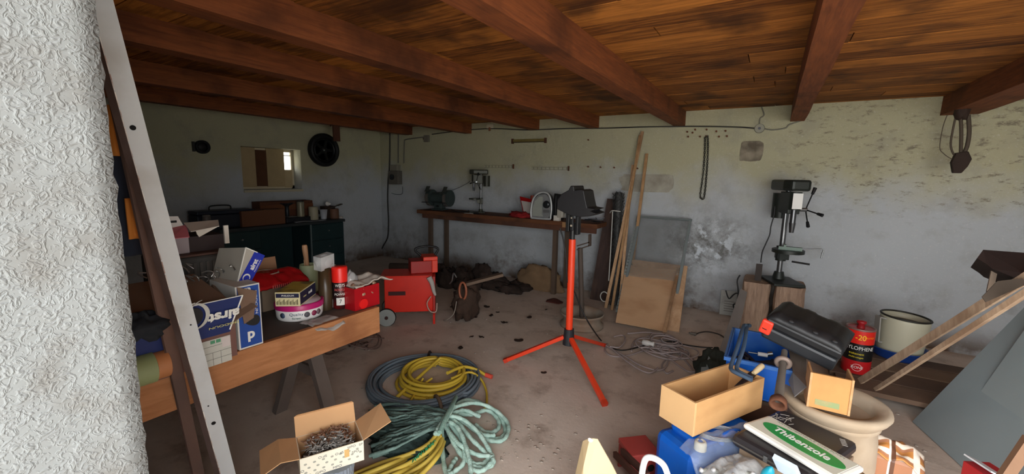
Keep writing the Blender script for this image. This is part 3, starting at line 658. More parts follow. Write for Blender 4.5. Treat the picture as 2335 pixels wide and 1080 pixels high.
# ------------------------------------------------------------------ left wall: desk and what hangs above
XD = XL+.56; dz = .83
ya = at(500,522,0,XD).y; y1_ = at(596,518,0,XD).y; y2_ = at(708,507,0,XD).y; y3_ = at(785,492,0,XD).y
GREEN = mat('243a3c',.45,.3,.15,5); 
t = thing('desk', 'dark green metal desk with drawers along the dark left wall', 'desk', (XD,(ya+y3_)/2,0)); oy = (ya+y3_)/2
obj('desktop', MB().bx(-.54,.02,ya-oy,y3_-oy,dz-.04,dz), mat('2b3133',.5,.1,.15), t, .004)
for k_, (a_, b_) in enumerate(((ya,y1_),(y2_,y3_))):
    pd = obj('pedestal', MB().bx(-.52,-.02,a_-oy+.01,b_-oy-.01,.05,dz-.04), GREEN, t, .004)
    for j in range(3):
        z0_ = .08+j*.235; dr = obj('drawer', MB().bx(-.02,.0,a_-oy+.02,b_-oy-.02,z0_,z0_+.225), GREEN, pd, .004)
        obj('knob', MB().cyl((0,(a_+b_)/2-oy,z0_+.13),(.02,(a_+b_)/2-oy,z0_+.13),.011), STEEL, dr)
    for yy in (a_-oy+.03, b_-oy-.03):
        for xx in (-.48,-.05): obj('leg', MB().bx(xx-.02,xx+.02,yy-.02,yy+.02,0,.06), BLACK, t)
obj('edge_strip', MB().bx(-.02,.003,y2_-oy-.004,y2_-oy+.01,.05,dz-.04), mat('7d8f90',.4,.5), t)
obj('back_panel', MB().bx(-.5,-.48,y1_-oy,y2_-oy,.1,dz-.04), GREEN, t)
dk = lambda x, y, up=0: at(x, y, 2, dz+up)
def can(name, label, cat, p, r, h, m, lid=None, group=None):
    t = thing(name, label, cat, p, random.random()*3, group)
    obj('body', MB().lathe([(r*.97,0),(r,.004),(r,h*.93),(r*.96,h*.95),(r*.96,h),(r*.88,h),(r*.88,h*.9),(0,h*.9)]), m, t)
    if lid: obj('lid', MB().lathe([(r*.9,h*.93),(r*.95,h+.006),(r*.7,h+.012),(0,h+.012)]), lid, t)
    return t
BRN = mat('5a3420',.8,0,.2,8); 
p = dk(535,488); s1 = px(p,1)
t = thing('wooden_crate', 'brown wooden crate at the back of the dark desk', 'crate', (XL+.17,p.y,dz)); mb = MB(); tray(mb,.2,s1*108,s1*40,.012); mb.v = [v+Vector((-.1,-s1*54,0)) for v in mb.v]; obj('body', mb, BRN, t)
obj('rail', MB().bx(.1,.112,-s1*54,s1*54,s1*24,s1*34), mat('6e4126',.8), t)
p = dk(563,507); solo('cardboard_box', MB().bx(-.1,.1,-s1*40,s1*38,0,s1*28).bx(-.1,.11,-s1*2,s1*3,s1*28,s1*29), mat('6b4630',.85,0,.15), 'low brown box lying in front of the wooden crate on the desk', 'box', (XL+.4,p.y,dz), bev=.003)
p = dk(455,512); t = thing('toolbox', 'dark blue toolbox at the left end of the desk', 'toolbox', (XL+.33,p.y+.05,dz)); obj('body', MB().bx(-.12,.12,-.3,.35,0,.17), mat('161d2a',.5,0,.2), t, .01); obj('lid', MB().bx(-.12,.12,-.3,.35,.175,.22), mat('1b2230',.5), t, .01); obj('handle', MB().tube(smoothpath([(0,-.12,.22),(0,-.1,.27),(0,.1,.27),(0,.12,.22)]),.008), BLACK, t)
dy = lambda x, X: at(x, 488, 0, X).y
can('jar','pale lidded jar among dark things at the left of the desk','jar',(XL+.5,dy(470,XL+.5),dz),.045,.17,mat('5d5a58',.4),mat('7d7a78',.4))
p = dk(626,498); t = thing('tool_case', 'dark open tool case in the middle of the desk', 'case', (XL+.3,p.y,dz)); obj('tray', MB().bx(-.13,.17,-.2,.18,0,.07), mat('17191e',.5), t, .008); obj('lid', MB().box((-.15,0,.17),(.02,.38,.22),(0,-.2,0)), mat('1c1e23',.5), t, .008); obj('paper', MB().bx(-.05,.1,-.12,.0,.071,.074), mat('b5b2aa',.8), t)
p = dk(592,480); solo('glint_shape', MB().lathe([(0,-.035),(.02,-.03),(.034,-.008),(.036,.008),(.026,.03),(.014,.045),(.014,.06),(0,.06)]), mat('f2f2ee',.15,0,.02), 'small shiny white shape standing in for a metallic reflection over the crate on the desk', 'glint', (XL+.32,p.y+.02,dz+.225), (0,PI/2,0))  # white lump added in place of a bright metallic reflection
t = thing('box_support', 'small dark box carrying the white glint shape on the desk', 'box', (XL+.32,p.y+.02,dz)); obj('body', MB().bx(-.06,.06,-.09,.09,0,.16), mat('2b1c15',.8), t, .004); obj('flap', MB().bx(-.06,.06,-.09,.09,.162,.19), mat('33231a',.8), t)
t = thing('fitting_stand', 'dark flared stand on the desk right of the tool case', 'stand', (XL+.3,dy(655,XL+.3),dz)); obj('stem', MB().lathe([(.06,0),(.03,.02),(.025,.2),(.03,.22)]), mat('2f3438',.4,.5), t); obj('dish', MB().lathe([(.03,.22),(.09,.26),(.095,.265),(.0,.25)]), mat('3a4044',.4,.5), t)
p = dk(700,495); solo('paper_sheet', MB().sheet(lambda u,v:(-.14+.28*u,-.22+.46*v,.004+.006*math.sin(v*7)),6,16,.006), mat('8e9296',.7,0,.05), 'pale sheet laid under the cans at the right end of the desk', 'sheet', (XD-.17,dy(702,XD-.1)-.0,dz))
can('aerosol_can','tall pale can with a dark cap on the right of the desk','can',(XL+.4,dy(686,XL+.4),dz+.014),.05,.27,mat('8a856f',.4,.2),BLACK)
can('paint_can','cream tin standing in the middle of the pale sheet','tin',(XL+.45,dy(715,XL+.45),dz+.014),.065,.19,mat('a39d86',.5),None)
solo('plastic_cup', MB().lathe([(.04,0),(.055,.14),(.05,.14),(.036,.01),(0,.01)]), mat('a9adb5',.4), 'white plastic cup right of the cream tin on the desk', 'cup', (XD-.1,dy(738,XD-.1),dz+.014))
can('paint_can','brown tin with a brush across it at the end of the desk','tin',(XL+.38,dy(762,XL+.38),dz),.07,.15,mat('6e4e3c',.6),None)
solo('paint_brush', MB().bar((0,-.12,0),(0,.06,.05),.02,.012).bar((0,.06,.05),(0,.14,.07),.05,.015), mat('3b332c',.7), 'dark paint brush lying across the brown tin', 'brush', (XL+.38,dy(762,XL+.38),dz+.145))
solo('machine_part', MB().cyl((0,-.1,0),(0,.1,0),.06).bx(-.05,.05,-.03,.03,-.085,-.05).bx(-.03,.03,.1,.16,-.02,.04), mat('2a2724',.5,.4), 'dark round machine part behind the tins on the desk', 'machine part', (XL+.2,dy(706,XL+.2),dz+.087))
solo('bottle_cap', MB().lathe([(.03,0),(.032,.03),(0,.034)]), mat('b3aca2',.5), 'tiny pale lid at the right corner of the desk', 'cap', (XD-.1,dy(777,XD-.1),dz))
# things on the left wall
c_ = at(740,342,0,XL+.08); R_ = .5*(at(773,342,0,XL).y-at(707,342,0,XL).y)
Ry = Matrix.Rotation(PI/2,4,'Y')
t = thing('spare_wheel', 'black spoked wheel hanging on the left wall right of the window', 'wheel', (XL+.012,c_.y,c_.z))
obj('tyre', MB().lathe([(R_*.72,0),(R_*.95,.0),(R_,.03),(R_,.08),(R_*.93,.11),(R_*.8,.11),(R_*.72,.08),(R_*.72,0)],M=Ry,n=36), mat('0d0e0e',.6,0,.1), t)
rm = MB().lathe([(R_*.72,.02),(R_*.7,.08),(R_*.64,.085),(R_*.62,.04),(R_*.62,.02)],M=Ry,n=36)
for i in range(5):
    a_ = 2*PI*i/5; rm.bar((.05,0,0),(.05,math.cos(a_)*R_*.66,math.sin(a_)*R_*.66),R_*.16,.03,(1,0,0))
obj('rim', rm, mat('1b1d1d',.4,.4), t); obj('hub', MB().lathe([(R_*.2,.02),(R_*.18,.09),(0,.1)],M=Ry), mat('3a3d3c',.3,.6), t)
c_ = at(460,335,0,XL+.02); R_ = .5*(at(477,335,0,XL).y-at(443,335,0,XL).y)
t = thing('vent_ring', 'dark round ring on the left wall, left of the window', 'ring', (XL+.01,c_.y,c_.z)); obj('ring', MB().lathe([(R_*.7,0),(R_,0),(R_,.05),(R_*.7,.06),(R_*.7,0)],M=Ry), mat('111111',.6), t); obj('dial', MB().lathe([(R_*.65,.0),(R_*.6,.02),(0,.02)],M=Ry), mat('1d1c1b',.6), t); obj('bracket', MB().bx(0,.03,-R_*1.25,-R_*.95,-.06,.06), mat('2c2a27',.6), t)
mb = MB(); a_ = at(764,252,0,-5.4); b_ = at(768,322,0,-5.4); mb.bar((a_.x,a_.y,a_.z), (b_.x,b_.y,b_.z), .1,.03,(1,0,0)); mb.bar((a_.x,a_.y-.09,a_.z),(b_.x,b_.y-.09,b_.z+.2),.012,.02,(1,0,0))
world('hanging_board', mb, mat('4f2f20',.8,0,.2), 'short reddish board hanging from the beam beside the black wheel', 'board')
# ------------------------------------------------------------------ left trestle bench
BZ = .8; XF = -1.83
far = at(865,688,0,XF); yend = far.y; zb = at(865,757,0,XF).z
t = thing('trestle_table', 'wooden trestle table with a wide plank front at the left', 'table', (XF-.4,.85,0)); ox, oy = XF-.4, .85
PLK = plankmat('9a6741','b67e55','7d4d30',(3,.7,5))
obj('front_plank', MB().bx(XF-.028-ox,XF-ox,.26-oy,yend-oy,zb,BZ), PLK, t, .003)
obj('tabletop', MB().bx(XF-.85-ox,XF-.03-ox,.26-oy,yend-.0-oy,BZ-.03,BZ-.002), mat('4a4440',.8,0,.2,6,'6e5a4a',.6), t)
obj('back_plank', MB().bx(XF-.88-ox,XF-.852-ox,.26-oy,yend-oy,zb,BZ), PLK, t)
LEGM = mat('6b5f58',.85,0,.15,10)
def tleg(pa, pb, yy):
    A = at(*pa,1,yy); B = at(*pb,1,yy); k = A.z/(A.z-B.z); B = A+(B-A)*k; return A+(A-B)*.05, B
for dy_ in (0, -.95):
    for pa, pb, yy in (((716,806),(751,935),1.42),((668,822),(633,955),1.38)):
        A, B = tleg(pa, pb, yy); A -= Vector((ox,oy,0)); B -= Vector((ox,oy,0)); A.y += dy_; B.y += dy_; A.z = min(A.z, BZ-.04)
        obj('leg', MB().bar(A, B, .04, .075, (0,1,0)), LEGM, t)
    obj('leg_brace', MB().bar((-.45,1.42+dy_-oy,.35),(-.0,1.42+dy_-oy,.35),.02,.06), LEGM, t)
bp = lambda x, y, up=0: at(x, y, 2, BZ+up)
# --- big brown carton with printed flap
cx0, cx1 = XF-.36, XF+.03
cy0 = at(300,800,0,cx1).y; cy1 = at(538,760,0,cx1).y; cz1 = at(555,730,0,cx1).z; cz0 = BZ
MAR = mat('6b4c44',.85,0,.12,5); FLAPC = mat('6f5848',.85,0,.1,6)
t = thing('carton', 'large brown carton with a navy printed flap, label on its side, on the trestle table', 'box', (cx1,(cy0+cy1)/2,cz0)); oy = (cy0+cy1)/2; hy = (cy1-cy0)/2; hz = cz1-cz0
mb = MB(); Dx = cx1-cx0
mb.bx(-Dx,0,-hy,hy,.0,.006); mb.bx(-.005,0,-hy,hy,.006,hz); mb.bx(-Dx,-Dx+.005,-hy,hy,.006,hz); mb.bx(-Dx+.005,-.005,-hy,-hy+.005,.006,hz); mb.bx(-Dx+.005,-.005,hy-.005,hy,.006,hz)
obj('body', mb, MAR, t)
# front flap standing up a little then folding outwards: blue print faces the doorway
A = Vector((.0,-hy,hz)); fw = .1
ft = at(552,672,0,cx1+.02).z-cz0; ytip = at(552,672,0,cx1+.02).y-oy; yl = -hy
zl = ft*.98
fl = obj('front_flap', MB().slab([(0.004,yl,hz-.03),(.004,hy*.86,hz-.03),(.024,ytip,ft),(.024,yl,ft)],.005), NAVY, t)
Mf = fr((.016,0,0),(0,-1,0),(.12,0,-1)); 
def onflap(yy, zz): return Matrix.Translation((.012+.02*(zz-hz)/(ft-hz)+.003, yy, zz)) @ fr((0,0,0),(0,-1,0),(-.2,0,-1)).to_3x3().to_4x4()
LW = mat('d9d9d2',.6)
yt_ = at(510,718,0,cx1+.02); 
text('airst', .055, onflap(yt_.y-oy, yt_.z-cz0), LW, fl, 'lettering', sx=1.12, bold=.0022)
yt_ = at(510,742,0,cx1+.01); text('MODOUN', .013, onflap(yt_.y-oy, yt_.z-cz0+.004), mat('c9c27a',.6), fl, 'lettering', sx=1.8)
yc = at(440,722,0,cx1+.02); 
def ring(mb, c, r, w, a0, a1, M, th=.0012, n=20):
    vs = []
    for i in range(n+1):
        a = a0+(a1-a0)*i/n; k = w*(math.sin(PI*i/n)*.8+.2); vs.append(((r-k/2)*math.cos(a)+c[0], (r-k/2)*math.sin(a)*1.15+c[1])); 
    for i in range(n,-1,-1):
        a = a0+(a1-a0)*i/n; k = w*(math.sin(PI*i/n)*.8+.2); vs.append(((r+k/2)*math.cos(a)+c[0], (r+k/2)*math.sin(a)*1.15+c[1]))
    o_ = len(mb.v); N = 2*(n+1)
    P0 = [M @ Vector((x,y,0)) for x,y in vs]+[M @ Vector((x,y,th)) for x,y in vs]
    fs = [(i, i+1, N-2-i, N-1-i) for i in range(n)]; fs += [(N+a,N+b,N+c_,N+d) for d,c_,b,a in fs] + [(i,(i+1)%N,N+(i+1)%N,N+i) for i in range(N)]
    return mb.add(P0, fs)
Mr = onflap(yc.y-oy, yc.z-cz0); mb = MB(); ring(mb,(0,0),.045,.014,PI*.55,PI*1.5,Mr); ring(mb,(-.012,0),.05,.014,-PI*.45,PI*.4,Mr); ring(mb,(-.035,0),.055,.005,-PI*.45,PI*.35,Mr)
obj('swirl_logo', mb, mat('b9b9b2',.6), fl); obj('tyre_print', (lambda b: b.prism([(.03*math.cos(a),.036*math.sin(a)) for a in [2*PI*i/20 for i in range(20)]],.0006,Mr))(MB()), mat('17171c',.6), fl)
obj('flap_edge', MB().bar((.024,yl,ft),(.024,ytip,ft),.006,.003).bar((.024,ytip,ft),(.004,hy*.86,hz-.02),.006,.005), LW, fl)
obj('side_flap', MB().slab([(0,hy-.02,hz),(.012,ytip+.06,hz+.05),(-.22,hy+.02,hz+.12),(-.3,hy-.01,hz)],.004), FLAPC, t)
obj('inner_flap', MB().slab([(-.01,-hy,ft-.01),(-.01,hy*.9,ft-.01),(-.25,hy*.8,ft+.06),(-.25,-hy,ft+.06)],.004), FLAPC, t)
A_ = at(449,792,0,cx1+.001); 
lb = obj('label', MB().bx(.001,.0022,at(458,760,0,cx1).y-oy,at(524,760,0,cx1).y-oy,at(490,832,0,cx1).z-cz0,at(490,772,0,cx1).z-cz0), mat('b7b7ae',.7,0,.04), t)
ly0, ly1, lz0, lz1 = at(458,760,0,cx1).y-oy, at(524,760,0,cx1).y-oy, at(490,832,0,cx1).z-cz0, at(490,772,0,cx1).z-cz0
mb = MB(); dy_ = ly1-ly0; dz_ = lz1-lz0
for k_ in (.25,.5,.75): mb.bx(.0022,.0028,ly0,ly1,lz0+dz_*k_-.0006,lz0+dz_*k_+.0006)
for k_ in (.33,.62): mb.bx(.0022,.0028,ly0+dy_*k_-.0005,ly0+dy_*k_+.0005,lz0,lz0+dz_*.5)
obj('label_lines', mb, mat('55554f',.7), lb); obj('green_mark', MB().bx(.0022,.003,ly0+dy_*.28,ly0+dy_*.44,lz1-dz_*.16,lz1-.004), mat('4a8a66',.6), lb); obj('green_mark', MB().bx(.0022,.003,ly0+dy_*.48,ly0+dy_*.64,lz1-dz_*.16,lz1-.004), mat('4a8a66',.6), lb); obj('sticker', MB().bx(.0022,.003,ly0+dy_*.68,ly1-.002,lz1-dz_*.4,lz1-.002), mat('c3b9b6',.6), lb)
# --- upright blue box
xb = XF-.005; by0, by1 = at(542,740,0,xb).y, at(598,740,0,xb).y; bz1 = at(570,648,0,xb).z
t = thing('carton', 'upright blue carton with white edges behind the big brown carton', 'box', (xb,(by0+by1)/2,BZ)); hy = (by1-by0)/2; hz = bz1-BZ
obj('body', MB().bx(-.22,0,-hy,hy,0,hz), mat('c7c6c0',.7), t, .002); fp = obj('blue_face', MB().bx(.0,.0015,-hy+.006,hy-.006,.008,hz-.006), mat('16408c',.6,0,.1), t)
Mx = lambda yy, zz, up: fr((.0018,yy,zz),(0,up,0) ,(0,0,1) if up else (0,0,1)) 
Mv = lambda yy, zz: fr((.0018,yy,zz),(0,0,-1),(0,1,0))
text('p', .06, fr((.0018,.0,.06),(0,1,0),(0,0,1)), LW, fp, bold=.002); text('airst', .055, Mv(.0,hz-.06), LW, fp, bold=.002); text('MODOUN', .014, Mv(hy-.02,hz-.08), LW, fp, sx=1.6)
obj('black_print', (lambda b: b.prism([(.03*math.cos(a),.022*math.sin(a)+.004*math.sin(2*a)) for a in [2*PI*i/20 for i in range(20)]],.0006,fr((.0018,.01,.115),(0,1,0),(0,0,1))))(MB()), BLACK, fp)
obj('torn_flap', MB().slab([(.004,-hy*.9,hz+.0),(.012,hy*.6,hz-.03),(.02,hy*.1,hz-.14),(.01,-hy*.6,hz-.16)],.003), FLAPC, t)
# --- tilted blue and grey box on top
xb2 = XF-.1; B = at(541,644,0,xb2); C_ = at(560,564,0,xb2-.0); yB = B.y
A = at(473,636,1,yB-.01); Dd = at(508,570,1,yB-.01); Eb = at(566,648,0,xb2-.0); E_ = at(589,581,0,xb2-.0)
t = thing('carton', 'small tilted box with a grey side and a blue end, on top of the cartons', 'box', B); o0 = Vector(B)
A, B, C_, Dd, Eb, E_ = [p_-o0 for p_ in (A,B,C_,Dd,Eb,E_)]; back = ((Eb-B)+(E_-C_))/2
A = B+((A-B)+(Dd-C_))/2; Dd = C_+(A-B)
Mg = MB(); Mg.add([A,B,C_,Dd,A+back,B+back,C_+back,Dd+back], [(0,1,2,3),(7,6,5,4),(0,4,5,1),(1,5,6,2),(2,6,7,3),(3,7,4,0)])
obj('body', Mg, mat('a39f95',.75,0,.06), t)
R1 = fr(B, back, C_-B); LU = back.length; LVv = (C_-B).length
sgn = 1 if (R1.to_3x3() @ Vector((0,0,1))).x > 0 else -1
bl_ = MB(); bl_.M = R1; bl_.bx(.003,LU-.003,.004,LVv-.004,min(0,.001*sgn),max(0,.001*sgn))
be = obj('blue_end', bl_, mat('10269a',.55,0,.08), t)
text('airst', LU*.5, R1 @ Matrix.Translation((LU*.48,LVv*.62,.0012*sgn)) @ Matrix.Rotation(PI/2,4,'Z'), LW, be, bold=.001)
text('MODOUN', LU*.14, R1 @ Matrix.Translation((LU*.8,LVv*.62,.0012*sgn)) @ Matrix.Rotation(PI/2,4,'Z'), LW, be, sx=1.6)
mb = MB(); ring(mb,(LU*.45,LVv*.2),LU*.25,.006,0,PI*1.3,R1 @ Matrix.Translation((0,0,.0012*sgn))); obj('swirl_logo', mb, LW, be)
obj('white_edge', MB().bar(B,C_,.006,.004).bar(C_,C_+back,.006,.004), LW, be)
# support below: heap of boxes under the tilted box
obj_ = bp(500,660); 
s_ = thing('metal_cash_box', 'dented dark grey metal box behind the big carton', 'metal box', (XF-.5, .0, BZ)); 
gy0, gy1 = at(372,600,0,XF-.42).y, at(508,600,0,XF-.42).y; gz = at(440,585,0,XF-.42).z
s_.location = (XF-.42,(gy0+gy1)/2,BZ); hy = (gy1-gy0)/2
mb = MB(); mb.bx(-.26,0,-hy,hy,0,gz-BZ); obj('body', mb, mat('4b4b49',.5,.5,.25,9,'38302c',.6), s_, .012)
rg = MB(); [rg.bx(.0,.004,-hy+hy*2*(j+.5)/9-.006,-hy+hy*2*(j+.5)/9+.006,.02,gz-BZ-.03) for j in range(9)]; obj('ribs', rg, mat('55534f',.5,.5), s_)
obj('lid', MB().bx(-.27,.01,-hy-.01,hy+.01,gz-BZ,gz-BZ+.012), mat('584038',.6,.2,.3,9), s_, .004)
# --- pink and white box on it
zt2 = gz+.013; X2 = XF-.46
p0 = at(386,562,0,X2); k0 = thing('display_box', 'open pink and white box with a hang tab on the metal box', 'box', (X2, at(400,570,0,X2).y, zt2)); o0 = k0.location.copy()
ya_, yb_, yc_ = at(396,560,0,X2).y-o0.y, at(432,560,0,X2).y-o0.y, at(514,560,0,X2).y-o0.y; z1 = at(400,543,0,X2).z-o0.z
obj('body', MB().bx(-.2,0,ya_,yb_,0,z1), mat('a3979a',.6,0,.05), k0, .002); obj('dark_body', MB().bx(-.19,-.01,yb_,yc_,0,z1*.98), mat('2f2222',.6,0,.1), k0)
obj('pink_top', MB().slab([(.01,ya_-.01,z1+.002),(.01,yb_+.0,z1+.002),(-.12,yb_+.04,z1+.045),(-.12,ya_+.01,z1+.03)],.003), mat('e0808c',.5), k0)
tb = obj('hang_tab', MB().slab([(-.12,ya_+.02,z1+.03),(-.12,yb_+.03,z1+.035),(-.15,yb_+.02,z1+.085),(-.15,ya_+.0,z1+.09)],.002), mat('f0eeea',.5), k0)
obj('hang_hole', MB().box((-.1345,(ya_+yb_)/2+.02,z1+.062),(.004,.035,.01)), BLACK, tb)
obj('white_flap', MB().slab([(-.0,yb_+.01,z1+.025),(.0,yc_-.02,z1+.04),(-.1,yc_+.02,z1+.06),(-.12,yb_+.03,z1+.055)],.003).slab([(-.0,yb_+.03,z1+.025),(.0,yc_-.02,z1+.04),(.004,yc_-.12,z1+.012),(.004,yb_+.04,z1-.005)],.003), mat('d9d2c6',.6,0,.04), k0)
obj('corner_tab', MB().bx(-.01,.0,yc_+.0,yc_+.02,z1-.05,z1+.04), mat('e4ddd0',.6), k0)
# loose bits: crumpled metal hooks between boxes
mb = MB()
for i in range(16):
    p_ = Vector((random.uniform(-.12,.08),random.uniform(-.14,.16),random.uniform(.0,.05))); d_ = Vector((random.uniform(-1,1),random.uniform(-1,1),random.uniform(-.3,.8))).normalized()
    mb.tube(smoothpath([p_,p_+d_*.025,p_+d_*.03+Vector((.01,.01,-.01)),p_+d_*.015+Vector((.02,.01,-.02))],4),.003,5)
hk = at(440,640,0,XF-.15)
world_ = solo('wire_hooks', mb, mat('9a9a98',.35,.8), 'loose bright metal hooks lying on top of the big carton', 'hooks', (hk.x,hk.y,hk.z), kind='stuff')
# --- carton flap and red bag behind
Xr = XF-.42
t = thing('open_carton', 'open brown carton with a red net bag in it, behind the blue cartons', 'box', (Xr,at(640,660,0,Xr).y,BZ)); o0 = t.location.copy()
ry0, ry1 = at(596,650,0,Xr).y-o0.y, at(690,650,0,Xr).y-o0.y; rz = at(640,636,0,Xr).z-BZ; rzt = at(640,582,0,Xr-.25).z-BZ
obj('body', MB().bx(-.25,0,ry0,ry1,0,rz-.03), mat('7a6a58',.85), t); obj('back_flap', MB().slab([(-.25,ry0-.05,rz-.03),(-.25,ry1+.0,rz-.03),(-.25,ry1-.01,rzt),(-.25,ry0-.06,rzt)],.004), mat('9a7457',.85,0,.08), t)
mb = MB(); mb.sheet(lambda u,v: (-.22+.27*u+.0*v, ry0-.04+(ry1-ry0+.05)*v, rz+.035*math.sin(u*PI)*(1+.3*math.sin(v*9))-.03*abs(v-.5)+.012*noise.noise(Vector((u*6,v*9,1)))-.05*max(0,u-.7)), 16, 26, .012)
rb = solo('red_tray', mb, mat('a5161a',.35,0,.15,9,'7a1014',.6), 'shiny red plastic tray lying in the open brown carton', 'tray', t.location)
mb = MB(); zz_ = rz-.005; [mb.bx(.052,.056,ry0+.03+j*.011,ry0+.034+j*.011,zz_-.025,zz_-.008) for j in range(12)]; obj('teeth', mb, mat('d0605c',.4), rb)
# --- white tub and papers
p = bp(622,705)
can('plastic_tub','cream plastic tub between the blue carton and the sweet tub','tub',(p.x-.1,p.y+.02,BZ),.075,.19,mat('b5b3a2',.5,0,.05))
solo('small_block', MB().bx(-.03,.03,-.035,.035,0,.1), mat('1a69c0',.4), 'small bright blue block right of the upright blue carton', 'block', (bp(612,705).x-.03,bp(612,705).y-.02,BZ), bev=.004)
# --- round sweet tub with pink lid, small box on it
p = bp(679,729); s1 = px(p,1); r = s1*51; c0 = Vector((p.x-r*.55,p.y+r*.45,BZ))
t = thing('sweet_tub', 'round white sweet tub with a magenta lid on the trestle table', 'tub', c0)
obj('body', MB().lathe([(r*.93,0),(r*.97,.01),(r,.062),(r*.97,.064)],n=40), mat('e2e2e0',.4,0,.02), t)
ld = obj('lid', MB().lathe([(r*1.03,.055),(r*1.04,.08),(r*1.0,.086),(r*.9,.08),(0,.078)],n=40), mat('b01d68',.35,0,.05), t); obj('clear_top', MB().lathe([(r*.9,.081),(r*.85,.088),(0,.09)],n=40), mat('c9bcc0',.3,0,.08), ld)
def bend(tx, size, ang, z, m, parent, rr, name='lettering', sx=1):
    """lettering wrapped round a cylinder"""
    o = text(tx, size, Matrix(), m, parent, name, sx=sx)
    for v in o.data.vertices:
        a = ang+v.co.x/rr; h_ = v.co.y+z; k = rr+.0008+v.co.z
        v.co = (k*math.cos(a), k*math.sin(a), h_)
    return o
va = math.atan2(CAM.y-c0.y, CAM.x-c0.x)
bend('Quality', .02, va-.15, .038, mat('4a5a70',.5), t, r, sx=1.1); bend('Street', .014, va-.15, .018, mat('3d6a60',.5), t, r, sx=1.2)
for a_, c_ in ((-.75,'3e4c66'),(.28,'57565c'),(.6,'8a3050'),(.85,'6a5a60')):
    mb = MB(); Mq = Matrix.Translation((r*math.cos(va+a_)*1.0, r*math.sin(va+a_)*1.0, .032)) @ Matrix.Rotation(va+a_,4,'Z')
    mb.M = Mq; mb.lathe([(.014,0),(.014,.0015),(0,.0015)],M=Matrix.Rotation(PI/2,4,'Y'),n=14); obj('print', mb, mat(c_,.5,0,.5,90), t)
Fp, Rp, Lp = at(683,666,2,BZ+.162), at(719,641,2,BZ+.162), at(627,666,2,BZ+.162)
t = thing('bulb_box', 'small cream box with navy ends and a yellow top, standing on the sweet tub', 'box', (Fp.x,Fp.y,BZ+.0915), math.atan2((Rp-Fp).y,(Rp-Fp).x)); rz = t.rotation_euler.z
LU = (Rp-Fp).length; LV = (Lp-Fp).length; hB = .07
obj('body', MB().bx(0,LU,0,LV,0,hB), mat('cfc79c',.7,0,.04), t, .001)
obj('top_print', MB().bx(.003,LU-.003,.004,LV-.004,hB,hB+.001), mat('b79f45',.6,0,.3,30,'3e3a2c',.62), t)
n1 = obj('navy_side', MB().bx(.005,LU-.004,-.001,0,.006,hB-.004), mat('1a1c3a',.6), t)
text('mobi', .024, fr((LU*.62,-.0014,hB*.55),(1,0,0),(0,0,1)), LW, n1); text('PHILIDUM', .009, fr((LU*.28,-.0014,hB*.5),(1,0,0),(0,0,1)), mat('a9a270',.6), n1, sx=.9)
n2 = obj('navy_band', MB().bx(-.001,0,.004,LV-.004,hB*.62,hB-.006), mat('1b1d3c',.6), t)
text('PHILIDUM', .012, fr((-.0014,LV*.48,hB*.76),(0,-1,0),(0,0,1)), LW, n2, sx=1.1)
mb = MB(); [mb.bx(-.0012,0,LV*(.08+.045*j),LV*(.08+.045*j)+.0022+.002*(j%3==0),.008,hB*.5-.004*(j%4)) for j in range(20)]; obj('bar_print', mb, mat('6d674c',.7), t)
# --- tin of brushes
p = bp(707,668); p = Vector((p.x-.05,p.y+.03,BZ)); s1 = px(p,1)
t = can('paint_tin','pale green tin holding wooden handled brushes','tin',p,s1*19,s1*62,mat('a9b891',.5,0,.1,9,'cfc9a5',.62)); T0 = s1*62
obj('drip', MB().cyl((0,s1*0,T0*.86),(0,0,T0*.92),s1*18.5), mat('8a4a3a',.6), t)
t = thing('paint_brush','wooden handled brush leaning out of the pale green tin','brush',(p.x,p.y,BZ+.05)); q = at(694,558,0,p.x)-t.location
obj('handle', MB().tube([(0,0,.03),q*.6,q*.85,q*.97,q], lambda u: .009+.008*math.sin(min(1,u)*2.6), 10), mat('b98e6a',.5), t); obj('bristles', MB().tube([(0,0,-.03),(0,0,.04)],.012), BLACK, t)
t = thing('wooden_stirrer','thinner wooden stick in the pale green tin left of the brush','stick',(p.x-.01,p.y-.015,BZ+.05)); q = at(695,592,0,p.x)-t.location
obj('stick', MB().bar((0,0,0),q,.012,.006), mat('b08a66',.6), t)
# --- clear plastic package and bags
PLB = mat('c4c6c6',.15,0,.1,8,alpha=.55,spec=.8); PLB2 = mat('d5d8d8',.15,0,.1,12,bump=.6,bscale=14,alpha=.5,spec=1)
p = bp(742,690); q = at(739,596,0,XF-.2)
solo('plastic_package', MB().blob((0,0,0),(.03,px(q,22),px(q,18)),4,.05,fq=5,n=16).box((0,0,0),(.05,px(q,40),px(q,32)),(.1,.1,.2)), PLB2, 'clear crinkled plastic package behind the red spray can', 'package', (q.x,q.y,q.z))
solo('storage_jar', MB().lathe([(.034,0),(.036,.1),(.03,q.z-BZ-.035),(.0,q.z-BZ-.03)]), mat('3f3120',.3,0,.2), 'dark amber jar behind the spray can, the clear package resting on it', 'jar', (q.x,q.y,BZ), bev=0)
p = bp(748,702); solo('glass_jar', MB().lathe([(0,0),(.03,0),(.036,.01),(.036,.05),(.03,.062),(.032,.075),(.0,.076)]), mat('8a857f',.1,0,.2,alpha=.6,spec=1), 'small squat glass jar left of the spray can', 'jar', (p.x,p.y,BZ))
p = bp(748,666); mb = MB(); c_ = at(750,630,0,p.x); mb.tube(smoothpath([at(x,y,0,p.x)-c_ for x,y in ((765,604),(748,606),(735,618),(732,635),(740,652),(757,662),(762,690))],6),.0045,6)
mb.tube([at(762,690,0,p.x)-c_, Vector((at(762,690,0,p.x).x-c_.x, at(762,690,0,p.x).y-c_.y, BZ-c_.z+.004))],.0045,6)
solo('wire_loop', mb, mat('b5ad98',.5), 'pale wire loop behind the spray can', 'wire', c_)
